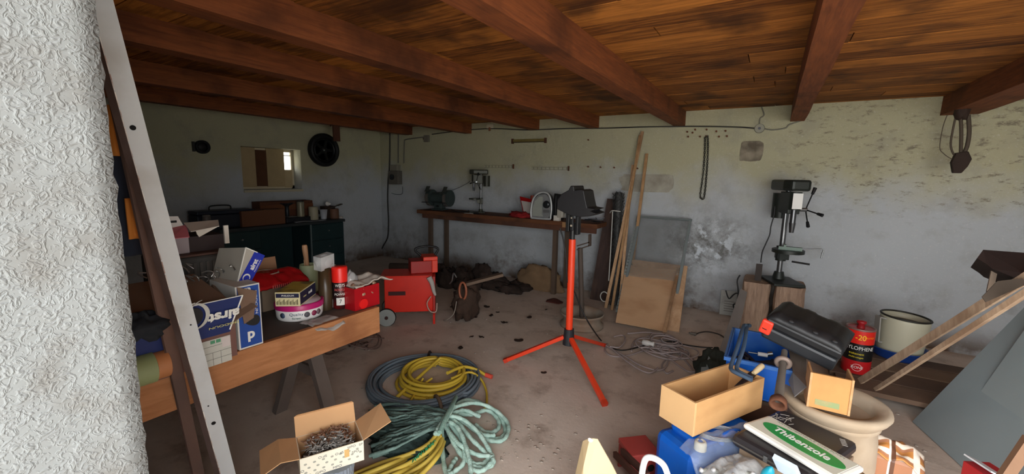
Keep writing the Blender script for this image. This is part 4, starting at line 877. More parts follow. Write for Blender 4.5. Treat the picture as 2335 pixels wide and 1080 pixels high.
# spray can
p = bp(776,702); s1 = px(p,1); p = Vector((p.x-.012,p.y+.012,BZ)); r = s1*17.5; Hc = s1*96
t = thing('spray_can','red and black spray can with a bright red cap on the table edge','spray can',p); va = math.atan2(-p.y,-p.x)
obj('body', MB().lathe([(r*.85,0),(r,.006),(r,Hc*.62),(r*.9,Hc*.65)],n=30), mat('241a1a',.3,.2,.1,20,'7c1a18',.58), t)
obj('cap', MB().lathe([(r*.97,Hc*.64),(r*.98,Hc*.97),(r*.9,Hc),(0,Hc)],n=30), mat('e2231a',.35,0,.05), t)
bend('WD75', r*.55, va, Hc*.57, LW, t, r, sx=.8); bend('ROUGE', r*.42, va, Hc*.47, mat('d0605c',.5), t, r); bend('POWER', r*.42, va, Hc*.36, LW, t, r)
mb = MB(); [mb.add([(math.cos(va+a)*(r+.0006),math.sin(va+a)*(r+.0006),z) for z in (Hc*.1,Hc*.28) for a in (-.5,-.25,0,.25,.5)], [(i,i+1,i+6,i+5) for i in range(4)])]; obj('white_panel', mb, LW, t)
bend('7', r*.7, va, Hc*.19, BLACK, t, r+.001)
# red parts box with bits in it and cloth over
xr = XF+.0-.01; a_ = at(812,700,0,XF-.03).y; b_ = at(868,680,0,XF-.03).y; zt_ = at(830,655,0,XF-.03).z
t = thing('parts_box','red plastic parts box at the far end of the trestle table','box',(XF-.04,(a_+b_)/2,BZ)); hy = (b_-a_)/2; mb = MB(); tray(mb,.1,hy*2,zt_-BZ,.004); mb.v = [v+Vector((-.1,-hy,0)) for v in mb.v]
obj('body', mb, mat('a3141c',.3,0,.08), t); obj('round_boss', MB().cyl((0,-hy*.35,.03),(.006,-hy*.35,.03),.028), mat('d81e1e',.35), t)
mb = MB(); 
for i in range(26): mb.blob((-.05+random.uniform(-.03,.035),random.uniform(-hy*.8,hy*.8),.02+random.uniform(0,zt_-BZ-.008)),random.uniform(.01,.02),i,.3,n=5)
solo('loose_fittings', mb, mat('a58a72',.4,.3,.5,60), 'pale loose fittings heaped in the red parts box', 'fittings', t.location, kind='stuff')
mb = MB(); w0, w1 = at(795,625,0,XF-.1).y, at(880,625,0,XF-.1).y
z_ = at(840,648,0,XF-.1).z
mb.sheet(lambda u,v: (XF-.2+.16*u, w0+(w1-w0)*v, z_+.012+.035*math.exp(-((v-.55)*3.2)**2)*(1-.5*abs(u-.5))+.02*noise.noise(Vector((u*4,v*5,3)))+.012*math.sin(v*11)*math.sin(u*3)), 14, 26, .006)
world('work_glove', mb, mat('b3aba0',.85,0,.12,14,bump=.3), 'pale crumpled cloth lying over the red parts box', 'cloth')
mb = MB(); c_ = at(800,640,0,XF-.15); mb.blob((0,0,0),(.03,px(c_,16),px(c_,22)),9,.2,n=14); solo('clear_cup', mb, PLB, 'clear plastic cup and film behind the spray can cap', 'cup', c_)
mb = MB(); mb.sheet(lambda u,v: (XF-.10+.115*u+.012*max(0,u-.8)*5*0, bp(705,730).y-.06+.16*v+.02*u, BZ+.004+.012*abs(noise.noise(Vector((u*5,v*4,2))))-(.11*max(0,u-.55)*(1-abs(v-.6)))), 14, 14, .0015)
world('plastic_bag', mb, mat('b3aea8',.25,0,.1,alpha=.7,spec=.8), 'flattened clear plastic bag hanging over the table edge under the sweet tub', 'bag')
# table clutter further left and low
t = thing('tape_roll','fat roll of pale green and orange tape at the left end below the cartons','tape',(0,0,0)); c_ = at(340,845,0,XF+.06); t.location = c_
obj('roll', MB().cyl((-.03,-.05,0),(-.03,.02,0),.055), mat('8a9468',.5,0,.1), t, .01); obj('orange_roll', MB().cyl((-.03,.022,0),(-.03,.06,0),.05), mat('b5764a',.5), t, .01)
t.location = Vector((XF+.06, c_.y, c_.z)); 
obj('strap', MB().bar((-.055,-.08,-.056),(-.055,.16,-.056),.03,.006), mat('77746e',.5), t)
mb = MB(); c_ = at(322,745,0,XF-.02+.08); mb.blob((0,0,0),(.05,.08,.045),21,.4,n=14); solo('dark_cloth', mb, mat('22252a',.9,0,.2), 'dark crumpled cloth at the far left of the cartons', 'cloth', c_)
# ------------------------------------------------------------------ steel angle posts leaning inside the jamb
def angle(name, pa, pb, da, db, w1, w2, m1, m2, label, holes):
    A = away(*pa, da); B = away(*pb, db); d = (B-A).normalized(); L = (B-A).length
    view = ((A+B)/2-CAM).normalized(); s = d.cross(view).normalized(); n_ = d.cross(s)      # s across the picture
    t = thing(name, label, 'steel post', A)
    M_ = Matrix((s, d, s.cross(d))).transposed().to_4x4()
    if (M_.to_3x3() @ Vector((0,0,1))).dot(view) > 0: M_ = Matrix((-s, d, (-s).cross(d))).transposed().to_4x4()
    return t, M_, L
t, M_, L = angle('angle_iron', (522,1088), (232,5), 1.62, 1.05, 0,0,None,None,'long grey steel angle post leaning diagonally beside the rough white pillar', None)
M3_ = M_.to_3x3(); sx_ = 1 if (M3_ @ Vector((1,0,0))).dot(Vector(_R[:,0].tolist())) > 0 else -1
# extend below the picture down to the floor
d_ = M3_ @ Vector((0,1,0)); low = -(t.location.z)/d_.z
n_ = 30; mb = MB(); mb.M = M_
mb.bx(-.023,.023,low,L+.05,-.004,0)
obj('angle', mb, mat('b9bcbd',.55,.1,.08,14,'a09c96',.64), t)
mb = MB(); mb.M = M_; mb.add([(x_*sx_,y_,z_) for y_ in (low,L+.05) for x_,z_ in ((-.023,0),(-.04,-.035),(-.036,-.037),(-.019,-.003))], [(3,2,1,0),(4,5,6,7),(0,1,5,4),(1,2,6,5),(2,3,7,6),(3,0,4,7)])
obj('side_flange', mb, mat('75605a',.8,.1,.25,14,'5a443d',.55,bump=.2), t)
mb = MB(); mb.M = M_; e_ = -.0225*sx_
for i in range(46):
    y_ = low+.03+(L+.05-low)*i/46; mb.box((e_+.0008*sx_,y_,.0004),(.0022*random.uniform(.5,1.2),(L-low)/46*.9,.0022*random.uniform(.6,1.1)))
obj('worn_edge', mb, mat('8a5f4c',.8,0,.4,60,'d5d0c8',.5), t)
def hole(pxx, pyy):
    v = Vector((at(pxx,pyy,1,1) - CAM)).normalized(); nrm = M3_ @ Vector((0,0,1)); tt = (t.location-CAM).dot(nrm)/v.dot(nrm); return M_.inverted() @ (CAM+v*tt-t.location)
for hx_, hy_ in ((303,291),(487,964),(475,925),(435,740)):
    p_ = hole(hx_,hy_); rr = .007 if (hx_,hy_) in ((303,291),(487,964)) else .0025
    mb = MB(); mb.M = M_; mb.cyl((p_.x,p_.y,-.003),(p_.x,p_.y,.0012),rr,n=16); obj('hole', mb, mat('0c0a0a',.9), t)
# side flange, brown
A = away(505,1088,1.66); 
t2, M2, L2 = angle('angle_iron', (452,1080), (232,60), 1.72, 1.12, 0,0,None,None,'second brown rusty steel post behind the grey one, beside the pillar', None)
d2 = M2.to_3x3() @ Vector((0,1,0)); low2 = -(t2.location.z)/d2.z
mb = MB(); mb.M = M2; mb.bx(-.02,.02,low2,L2+.05,-.005,0); mb.bx(-.02,-.015,low2,L2+.05,-.04,0); obj('angle', mb, mat('5f4a42',.7,.2,.2,10,'7a5a4c',.55), t2)
# jacket hanging behind the pillar
c_ = away(282,400,1.35)
t = thing('work_jacket','dark blue work jacket with orange panels hanging behind the white pillar','jacket',c_,1.25)
mb = MB(); mb.sheet(lambda u,v: ((u-.5)*.1*(1+.3*(1-v))-.015, .015*math.sin(u*9+v*3)+.012*noise.noise(Vector((u*5,v*5,0))), -.26+.46*v), 18, 20, .02); obj('body', mb, mat('1c2230',.9,0,.2), t)
mb = MB(); mb.sheet(lambda u,v: (-.06+.06*u, -.06+.02*math.sin(u*5), .06+.15*v), 6,6,.006); obj('orange_panel', mb, mat('c2762c',.8), t)
mb = MB(); mb.sheet(lambda u,v: (.0+.045*u, -.06+.015*math.sin(u*5), -.2+.13*v), 6,6,.006); obj('orange_panel', mb, mat('c2762c',.8), t)
obj('hanger', MB().tube([(0,0,.19),(0,0,.26),(.015,0,.28),(.0,0,.3)],.003), STEEL, t)
# ------------------------------------------------------------------ welder
wl = at(882,742,2,0); wr = at(990,738,2,0); u_ = (wr-wl); u_.z = 0; u_.normalize(); rz = math.atan2(u_.y,u_.x)
t = thing('welding_machine','bright red welding machine on wheels beyond the end of the trestle table','welding machine',wl,rz)
s1 = px(wl,1); Rm = mat('cf2410',.35,0,.06,5,'a51c0f',.66); wd_ = (wr-wl).length; zt_ = s1*112
obj('body', MB().bx(-.02,wd_-.01,.02,.34,.13,zt_), Rm, t, .008)
obj('front_panel', MB().bx(wd_-.01,wd_+.012,.0,.36,.1,zt_+.0), mat('a61f12',.4), t)
obj('lid', MB().bx(-.06,wd_-.02,.01,.35,zt_,zt_+.012), mat('dc2f18',.35), t, .004)
obj('slot', MB().bx(.02,.19,.012,.019,zt_*.62,zt_*.7), mat('3a1210',.7), t)
obj('leg', MB().bx(wd_-.012,wd_+.01,.0,.03,0,.11), Rm, t); obj('leg', MB().bx(wd_-.012,wd_+.01,.32,.35,0,.11), Rm, t)
for yy in (.0,.36):
    wh = obj('wheel', MB().cyl((0,yy-.02,.088),(0,yy+.01,.088),.088,n=28), mat('8f9490',.5,0,.1), t, .004); obj('tyre', MB().tube([(math.cos(a)*.084,yy-.005,.088+math.sin(a)*.084) for a in [2*PI*i/24 for i in range(24)]],.012,8,True), BLACK, wh); obj('hub', MB().cyl((0,yy-.026,.088),(0,yy-.02,.088),.018), mat('3a1a14',.5), wh)
obj('axle', MB().cyl((0,0,.088),(0,.36,.088),.01), DSTEEL, t)
obj('cable_grip', (lambda b: b.tube(smoothpath([(wd_-.05,-.012,zt_-.0),(wd_-.02,-.02,zt_-.06),(wd_-.0,-.02,zt_-.15),(wd_+.015,-.015,zt_-.19)],5),lambda u:.03-.018*u,8))(MB()), mat('a8a39c',.8), t)
obj('lead', (lambda b: b.tube(smoothpath([(wd_-.03,-.018,zt_-.2),(wd_-.07,-.03,zt_-.27),(wd_-.04,-.04,zt_-.35),(wd_+.02,-.03,zt_-.36),(wd_+.03,.0,zt_-.28)],6),.006))(MB()), mat('b59a8c',.6), t)
sv = t.location; 
o2 = at(940,640,1,sv.y+.25); t3 = thing('red_case','small red metal case with handle standing on the welding machine','case',(sv+Vector((.30*u_.x-.2*u_.y,.30*u_.y+.2*u_.x,zt_+.013))),rz+.2)
obj('body', MB().bx(-.08,.14,-.1,.1,0,.13), mat('a01a14',.4,0,.1), t3, .006); obj('top', MB().bx(.05,.2,-.1,.1,.13,.17).bx(.14,.2,-.1,.1,0,.13), mat('e0402a',.4), t3, .006)
obj('handle', MB().tube(smoothpath([(.04,0,.17),(-.02,0,.24),(.1,0,.27),(.22,0,.24),(.19,0,.17)]),.012), BLACK, t3)
# ------------------------------------------------------------------ floor: hoses, rope, cable heap
fl = lambda x, y, z=0: at(x, y, 2, z)
HB = fl(943,885); cc = Vector((( fl(825,880).x+fl(1087,880).x)/2, (fl(940,812).y+fl(940,935).y)/2, 0)); 
RO = .41
pts = []
for i in range(13*40):
    a = 2*PI*i/40; k = i/40; lay = k % 5; r = RO-.022*lay+.006*math.sin(a*3+k); z = .012+.022*int(k//5)*1.0+.006*noise.noise(Vector((a*.7,k,0)))
    pts.append(cc+Vector((r*math.cos(a)+.01*math.sin(k*2), r*math.sin(a), z)))
t = thing('water_hose', 'large coil of grey blue hose lying flat on the floor', 'hose', cc)
o = obj('coil', MB().tube([p-cc for p in pts], .0115, 7), mat('6b7882',.5,0,.12,4), t)
a = 2.35
for a in (2.2, -.55): obj('tie', MB().tube([Vector((math.cos(a)*(RO-.04+.075*math.cos(u)), math.sin(a)*(RO-.04+.075*math.cos(u)), .035+.045*math.sin(u))) for u in [2*PI*i/14 for i in range(14)]],.012,6,True), mat('2a2622' if a > 0 else '6a5a4a',.8), t)
# yellow hose coil inside it
yc0 = Vector(((fl(865,890).x+fl(1047,890).x)/2+.0, cc.y+.05, 0)); pts = []
n_l = 7
for i in range(n_l*36):
    a = 2*PI*i/36+2.2; k = i/36; r = .265-.011*k+.004*math.sin(a*2+k*2); z = .016+.019*(int(k)%4)+.05*(.5+.5*math.sin(a-.3))*(k/7)
    pts.append(yc0+Vector((r*math.cos(a)+.012*math.sin(k*1.7), r*math.sin(a)*(1-.02*k)+.006*k, z)))
pts += smoothpath([pts[-1]]+[fl(x,y,.02) for x,y in ((905,905),(940,880),(975,885),(995,905),(985,925))],6)[1:]
mb = MB(); Yo = yc0; mb.tube([p-Yo for p in pts], .0125, 7)
t = thing('garden_hose', 'yellow hose coiled inside the grey hose, one end with a red tip reaching right', 'hose', yc0)
YEL = mat('c6a93a',.5,0,.12,5)
obj('coil', mb, YEL, t)
mb = MB(); mb.tube(smoothpath([fl(1020,850,.12)-Yo, fl(1055,836,.1)-Yo, fl(1085,842,.06)-Yo, fl(1108,855,.03)-Yo],6),.0125,7); mb.tube(smoothpath([fl(1030,862,.1)-Yo,fl(1070,848,.08)-Yo,fl(1095,862,.05)-Yo,fl(1108,888,.02)-Yo,fl(1110,915,.013)-Yo,fl(1106,930,.012)-Yo],6),.009,6)
mb.tube(smoothpath([fl(985,925,.03)-Yo,fl(960,880,.03)-Yo,fl(965,862,.06)-Yo],4),.009,6); mb.tube(smoothpath([fl(935,915,.03)-Yo,fl(955,885,.03)-Yo,fl(985,862,.06)-Yo],4),.009,6)
obj('loose_end', mb, YEL, t); obj('red_tip', MB().cyl(fl(1107,854,.03)-Yo, fl(1122,859,.025)-Yo, .017), mat('d2503e',.5), t)
# pale green rope: loops from a knot
def ropeloops(loops, r, m, seed=1, twist=True, k=9, org=None):
    mb = MB()
    for j, L_ in enumerate(loops):
        P = smoothpath([fl(x,y,z)-org for x,y,z in L_], k, False); mb.tube([p+Vector((0,0,.002*noise.noise(Vector((i*.3,j,seed))))) for i,p in enumerate(P)], (lambda u: r*(1+.12*math.sin(u*len(P)*1.3))) if twist else r, 7)
    return mb
kn = fl(1030,930,.1)
loops = [[(1025,935,.13),(1060,912,.1),(1100,920,.06),(1140,950,.03),(1152,985,.015),(1130,1000,.015),(1095,985,.03),(1050,955,.08),(1025,940,.12)],
 [(1030,930,.14),(1080,918,.11),(1125,932,.07),(1158,965,.04),(1150,1000,.03),(1115,1003,.03),(1075,975,.05),(1035,945,.12)],
 [(1028,938,.12),(1070,945,.08),(1110,935,.05),(1135,955,.03),(1135,978,.02),(1110,985,.02),(1085,968,.03)],
 [(1020,945,.13),(1055,955,.12),(1090,985,.09),(1118,1030,.05),(1125,1055,.03),(1105,1066,.03),(1080,1062,.03),(1075,1052,.03)],
 [(1018,950,.11),(1045,965,.1),(1075,1000,.08),(1105,1030,.05),(1112,1048,.03),(1090,1058,.03),(1060,1045,.04),(1035,1010,.06),(1015,965,.1)],
 [(1010,960,.12),(1040,970,.12),(1060,1010,.09),(1072,1060,.05),(1070,1090,.03),(1045,1100,.02),(1020,1085,.02),(1010,1040,.03),(1008,980,.08)],
 [(1015,955,.1),(1050,1000,.07),(1058,1050,.04),(1035,1075,.02),(1022,1080,.02),(1030,1060,.02),(1040,1045,.02)],
 [(1010,965,.1),(1045,1010,.08),(1085,1035,.05),(1118,1040,.05),(1122,1050,.05),(1100,1072,.04),(1078,1070,.03)],
 [(1030,930,.15),(1015,950,.16),(1000,975,.15),(992,990,.14)], [(1035,925,.15),(1020,950,.16),(1008,975,.15),(998,990,.14)],
 [(992,940,.09),(1010,935,.1),(1035,940,.12),(1060,935,.11),(1095,950,.07)], [(980,948,.09),(1010,950,.12),(1040,950,.13),(1070,965,.1),(1100,990,.06),(1128,992,.04)]]
t = thing('rope', 'pale green rope in loose loops on the floor before the hose coil', 'rope', (kn.x,kn.y,0)); o0 = Vector((kn.x,kn.y,0))
RG = mat('9dbcb0',.85,0,.14,40,'b6d0c4',.55,.5,bscale=120)
obj('loops', ropeloops(loops,.0125,RG,org=o0), RG, t)
# greener, darker part of rope bundle (netting) swept towards the left
mb = MB(); random.seed(11)
for j in range(34):
    f = j/33; a0 = fl(1010+random.uniform(-14,14), 938+f*30, .13); e = fl(845+random.uniform(-15,30)+f*10, 925+f*118, .03+random.uniform(0,.04)); 
    m1 = fl(960+random.uniform(-8,8), 928+f*62+random.uniform(-6,6), .15-.05*abs(f-.3)); m2 = fl(905+random.uniform(-8,8), 925+f*90+random.uniform(-8,8), .1-.03*f+random.uniform(-.02,.02))
    mb.tube([p+Vector((0,0,.008*noise.noise(Vector((i*.4,j,0))))) for i,p in enumerate(smoothpath([a0-o0,m1-o0,m2-o0,e-o0],9))], lambda u: .009+.003*math.sin(u*9), 6)
obj('bundle', mb, mat('4a5e58',.9,0,.25,20,'7d9990',.56,.6,bscale=90), t)
mb = MB(); mb.blob(fl(925,1000,.03)-o0,(.26,.16,.06),5,.3,n=18,flat=-.03); obj('net', mb, mat('2d3f3b',.95,0,.3,30,bump=.8,bscale=60), t)
obj('knot', MB().tube(smoothpath([fl(1040,905,.13)-o0,fl(1030,925,.17)-o0,fl(1015,955,.18)-o0,fl(1003,985,.16)-o0],6),.014,7), mat('7fa093',.9,0,.2,40,bump=.5,bscale=120), t)
obj('green_twine', MB().tube([fl(940+i*.85+3*math.sin(i*1.3),1050-i*.75+4*math.cos(i*2.1),.11+.01*math.sin(i*.7))-o0 for i in range(60)],.0022,4), mat('2a9c6c',.4), t)
mb = MB(); 
for j in range(10):
    f = j/9; w_ = 1 if j%2 else -1; g_ = lambda n_: random.uniform(-n_,n_)
    mb.tube(smoothpath([fl(1000+f*10+g_(3),985+f*22,.11-.04*f), fl(978+f*22+g_(4),1012+f*26,.09-.04*(j%3)*.7), fl(930+f*45+g_(8),1035+f*38,.06-.02*(j%3)), fl(868+f*62+g_(10),1056+f*48,.03+.02*(j%2)), fl(805+f*70,1082+f*50,.015)],6),.0125,7)
world('yellow_rope', mb, mat('c6ac48',.6,0,.15,9), 'strands of yellow hose bundled under the green rope at the bottom', 'hose')
# grey cable heap in front of the plywood
mb = MB(); random.seed(5)
def hp(x, y, z=.008): return fl(x,y,z)
heap = [[(1385,783),(1380,800),(1400,812),(1440,808),(1500,790),(1540,800),(1570,830),(1582,848)],
 [(1382,790),(1420,812),(1470,840),(1510,845),(1525,820),(1515,800),(1540,790)],
 [(1395,800),(1430,830),(1465,852),(1485,855),(1500,845)],
 [(1400,775),(1420,772),(1425,785),(1410,800),(1390,798)],
 [(1440,800),(1450,775),(1500,763),(1530,775),(1535,800),(1510,830),(1520,850),(1535,845)],
 [(1450,778),(1500,795),(1550,805),(1580,825),(1588,845),(1570,850),(1540,830),(1500,800)],
 [(1480,775),(1490,765),(1515,768),(1505,785),(1485,780)], [(1460,800),(1520,805),(1560,815),(1585,838)],
 [(1445,790),(1500,782),(1545,795),(1575,812),(1588,835)],[(1430,762),(1480,760),(1530,768),(1545,785),(1560,800)]]
for j, L_ in enumerate(heap): mb.tube([p+Vector((0,0,.012*(j%4)+.004*noise.noise(Vector((i*.2,j,1))))) for i,p in enumerate(smoothpath([hp(x,y) for x,y in L_],8))],.0075,6)
for j in range(9): 
    c_ = hp(1515+random.uniform(-20,30), 795+random.uniform(-12,14)); r_ = random.uniform(.06,.16)
    mb.tube([c_+Vector((r_*math.cos(a)*1.2,r_*math.sin(a),.012+.01*(j%5)+.008*math.sin(a*2+j))) for a in [2*PI*i/30 for i in range(30)]],.0075,6,True)
t = thing('cable_heap','tangled heap of pinkish grey electric cable on the floor right of the tripod','cable',hp(1500,800,0)); o0 = t.location.copy()
mb.v = [v-o0 for v in mb.v]; obj('cable', mb, mat('a39795',.6,0,.12,8), t)
obj('white_socket', MB().lathe([(.012,-.05),(.026,-.045),(.028,0),(.02,.03),(.026,.055),(.02,.06)],M=Matrix.Rotation(PI/2,4,'Y')), mat('d7d7d2',.4), t).location = hp(1477,782,.05)-o0
# floor dark leaves and crumbs
random.seed(3); first = None
spots = [(1073,716),(1083,724),(1120,720),(1135,712),(1150,736),(1075,768),(1098,769),(1050,794),(1240,850),(1183,777),(1110,700),(1030,700),(1207,724),(1245,706)]
for i,(x,y) in enumerate(spots):
    p = fl(x,y)
    if first is None:
        first = solo('dry_leaf', MB().sheet(lambda u,v: ((u-.5)*.09*(1-.6*abs(v-.5)*2), (v-.5)*.05, .004+.012*abs(u-.5)+.006*math.sin(v*6)),6,5,.0015), mat('2a1a10',.9), 'small dark curled leaf on the middle of the floor', 'leaf', p, (0,0,.3), 'dark leaves scattered on the floor')
    else: o = first.copy(); COL.objects.link(o); o.location = p; o.rotation_euler = (0,0,random.random()*6); k = random.uniform(.5,1.2); o.scale = (k,k,k)
mb = MB()
for i in range(150):
    x, y = random.uniform(-3.6,1.6), random.uniform(1.6,5); r_ = random.uniform(.002,.007)
    mb.blob((x,y,r_*.5),(r_*random.uniform(1,2.5),r_,r_*.6),i,.3,n=3)
for i in range(60):
    p = fl(random.gauss(1190,60), random.gauss(1010,30)); r_ = random.uniform(.002,.007); mb.blob((p.x,p.y,r_*.5),(r_*2,r_,r_*.5),i,.3,n=3)
world('floor_crumbs', mb, mat('a59a8e',.9,0,.4,40), 'pale crumbs and grit strewn over the concrete floor', 'debris', kind='stuff')
# dark rubbish heap under the back bench
mb = MB(); random.seed(8)
for i in range(26):
    f = random.random(); x = 1000+f*230; p = at(x, 640+f*20+random.uniform(-6,14), 2, 0); s_ = .05+.09*(1-f); 
    mb.blob((p.x,min(p.y,D-.2),s_*.5),(random.uniform(.08,.2),random.uniform(.06,.14),s_*random.uniform(.7,1.3)),i,.28,n=10,flat=-s_*.5)
for x,y0_ in ((1100,600),(1050,612),(1130,622)):
    p = at(x,655,2,0); p.y = min(p.y,D-.25); q = at(x,y0_,1,p.y); mb.blob((p.x,p.y,q.z*.5),(.14,.1,q.z*.5),x,.2,n=14)
world('rubbish_heap', mb, mat('2e231d',.95,0,.4,14,'463830',.58,.6,bscale=30), 'dark heap of soot and rubbish under the back workbench', 'rubbish', kind='stuff')
mb = MB(); p = at(1215,655,2,0); q = at(1225,615,1,p.y); mb.blob((p.x+.1,min(p.y,D-.12),.08),(.35,.12,q.z),4,.16,n=18,flat=-.08)
world('plaster_rubble', mb, mat('7a6248',.95,0,.3,9), 'brown mound of rubble against the wall by the right bench leg', 'rubble', kind='stuff')
p = fl(1235,663); solo('metal_pipe', MB().cyl((-.16,0,.02),(.2,.03,.02),.014).cyl((-.19,0,.02),(-.15,0,.02),.026), mat('b9bec2',.35,.6), 'short bright metal pipe on the floor near the right bench leg', 'pipe', p)
mb = MB(); p = fl(1265,688); mb.sheet(lambda u,v: ((u-.5)*.22*(1-.5*abs(v-.5)),(v-.5)*.16,.008+.012*math.sin(u*5)*v),8,6,.006); solo('cloth_scrap', mb, mat('5a2e26',.9,0,.3), 'dark red scrap on the floor beside the rim stand', 'scrap', p)
mb = MB(); p = at(1040,612,2,.0); p.y = min(p.y, D-.4); 
b1 = at(1015,628,1,3.6); b2 = at(1060,602,1,3.9); 
t = thing('rusty_basket','rusty brown frame with a bright ring right of the welding machine','frame',(wr.x+.2,wr.y+.28,0)); 
obj('frame', MB().blob((0,0,.2),(.13,.16,.2),3,.18,n=18), mat('3a2a20',.9,0,.4,20,bump=.4), t)
obj('ring', MB().tube([(.05+.09*math.cos(a)*.5,-.12,.36+.09*math.sin(a)) for a in [2*PI*i/16 for i in range(16)]],.012,6,True), mat('9a5a40',.5), t); obj('hook', MB().tube(smoothpath([(-.1,-.15,.42),(-.06,-.16,.46),(-.04,-.16,.54),(-.0,-.16,.5)]),.008), STEEL, t)
obj('plank', MB().bar((.0,.0,.4),(.3,.25,.5),.08,.03), mat('6d5b4c',.9), t)
obj('wire', MB().tube(smoothpath([(-.16,-.18,.02),(-.1,-.2,.04),(-.02,-.18,.12),(0,-.16,.25)]),.005), mat('8f8478',.6), t)
# pipe and coil behind welder, under bench leg
mb = MB(); p = at(905,610,1,4.6); mb.cyl((p.x-.15,4.6,.06),(p.x+.35,4.8,.08),.06); mb.cyl((p.x+.35,4.8,.08),(p.x+.42,4.83,.085),.07)
world('clay_pipe', mb, mat('5d5046',.8,0,.2), 'short stub of brown pipe on the floor in the dark corner', 'pipe')
mb = MB(); p = fl(800,790); 
for j in range(16):
    c_ = p+Vector((random.uniform(-.15,.15),random.uniform(-.12,.12),0)); r_ = random.uniform(.08,.2)
    mb.tube([c_+Vector((r_*math.cos(a),r_*.8*math.sin(a),.02+.012*j*.7+.03*math.sin(a*2+j))) for a in [PI*1.3*i/20+j for i in range(20)]],.006,5)
world('wire_tangle', mb, mat('6e5a52',.5,.3,.3), 'tangle of dark wire on the floor beyond the trestle leg', 'wire', kind='stuff')
# ------------------------------------------------------------------ screw box on a grey bucket
zb_ = .50; Ft, Rt, Lt = at(683,1047,2,zb_+.0), at(829,1003,2,zb_), at(678,995,2,zb_)
rz, LU, _lv = corner(Ft, Rt, Lt); LVv = abs((at(678,995,2,zb_)-Ft).dot(Vector((-math.sin(rz),math.cos(rz),0)))); hB = .085
t = thing('screw_box','open cardboard box full of screws, three flaps folded out, bottom left','box',(Ft.x,Ft.y,zb_-hB),rz)
mb = MB(); tray(mb,LU,LVv,hB,.003); obj('body', mb, mat('d9cfb8',.8,0,.04), t); inn = MB(); tray(inn,LU-.008,LVv-.008,hB-.004,.001); inn.v = [v+Vector((.004,.004,.003)) for v in inn.v]; obj('lining', inn, CARDI, t)
bfh = px(Ft,1)
bf = obj('back_flap', MB().slab([(0,LVv,hB),(LU,LVv,hB),(LU,LVv+.03,hB+bfh*44),(0,LVv+.03,hB+bfh*44)],-.003,(0,-1,.2)).slab([(0,LVv+.03,hB+bfh*44),(LU,LVv+.03,hB+bfh*44),(LU-.01,LVv+.018,hB+bfh*52),(.01,LVv+.018,hB+bfh*52)],-.003,(0,-1,.2)), CARDI, t)
obj('right_flap', MB().slab([(LU,0.003,hB),(LU,LVv-.003,hB),(LU+.11,LVv+.01,hB+.045),(LU+.115,.02,hB+.035)],-.003), CARDI, t)
obj('left_flap', MB().slab([(0,LVv-.003,hB),(0,.003,hB),(-.06,.002,hB+.008),(-.06,LVv,hB+.012)],-.003).slab([(-.06,LVv,hB+.012),(-.06,.002,hB+.008),(-.125,-.004,hB-.02),(-.125,LVv-.004,hB-.012)],-.003), CARDI, t)
fp = obj('front_print', MB().bx(.001,LU-.001,-.0006,0,.001,hB-.001), mat('dcd8c6',.7,0,.03), t)
DK = mat('4f5358',.7)
for i,(u_x,v_z,tx,rot) in enumerate(((.1,.12,'SPO',0),(.3,.1,'GIPO',0),(.56,.1,'MPO',0),(.34,.8,'O.dS',0),(.6,.72,'O.dS',PI*0),(.8,.86,'SIPO',0),(.86,.56,'SPO',0),(.95,.84,'SP',0),(.03,.4,'O',0))):
    text(tx, .013, fr((LU*u_x,-.0008,hB*v_z),(1,0,0),(0,0,1)), DK, fp, sx=1.2, th=.0003)
mb = MB()
for r_ in range(3):
    for c_ in range(7):
        u = LU*(.08+.135*c_+.05*(r_%2)); z_ = hB*(.28+.2*r_); mb.M = Matrix.Translation((u,-.0007,z_)) @ Matrix.Rotation(PI/2,4,'X'); mb.lathe([(.0055,0),(.0055,.0004),(0,.0004)],n=10,ex=.7)
obj('round_marks', mb, mat('a5a59a',.7), fp); obj('tape', MB().bx(LU*.68,LU*.76,-.0012,-.0003,hB*.42,hB*.8), mat('c9a468',.6), fp)
random.seed(2); mb = MB(); mb2 = MB()
def screw(mb, c, d, L, r):
    d = d.normalized(); mb.cyl(c, c+d*L, r, r*.5, n=6); mb.cyl(c-d*.003, c, r*2, r*1.3, n=8)
S0 = thing('screws','heap of loose screws and brown plugs filling the cardboard box','screws',t.location,rz)
for i in range(230):
    u, v = random.uniform(.03,LU-.03), random.uniform(.02,LVv-.02); z_ = hB*.78+.018*math.sin(u/LU*PI)*(.4+v/LVv)+random.uniform(-.005,.01)
    d = Vector((random.uniform(-1,1),random.uniform(-1,1),random.uniform(-.25,.35))); br = (v/LVv+random.uniform(-.3,.3)) > .62
    screw(mb2 if br else mb, Vector((u,v,z_)), d, random.uniform(.02,.034) if not br else .02, .0022 if not br else .0034)
obj('steel_screws', mb, mat('a9a7a2',.35,.5,.2), S0)['kind'] = 'stuff'; obj('brown_plugs', mb2, mat('7d5a45',.7,0,.2), S0)['kind'] = 'stuff'; S0['kind'] = 'stuff'
for k_ in (.35,.5): screw(mb, Vector((0,0,0)), Vector((0,0,1)), .01, .001)
obj('bed', MB().blob((LU/2,LVv/2,hB*.3),(LU*.46,LVv*.44,hB*.42),2,.05,n=10), mat('4d443e',.8), S0)
cb = Matrix.Rotation(rz,3,'Z') @ Vector((LU/2,LVv/2,0)); zz_ = zb_-hB-.001
t = thing('ribbed_bucket','grey ribbed bucket under the screw box','bucket',(Ft.x+cb.x,Ft.y+cb.y,0)); rr_ = LU*.47
mb = MB(); n=72; prof = [(rr_*.8,0),(rr_*.97,zz_*.93),(rr_,zz_*.94),(rr_,zz_)]
vs = []; 
for r_, z_ in prof:
    for i in range(n): q_ = r_*(1+.012*(1 if i%2 else -1)); vs.append((q_*math.cos(2*PI*i/n), q_*math.sin(2*PI*i/n)*.72, z_))
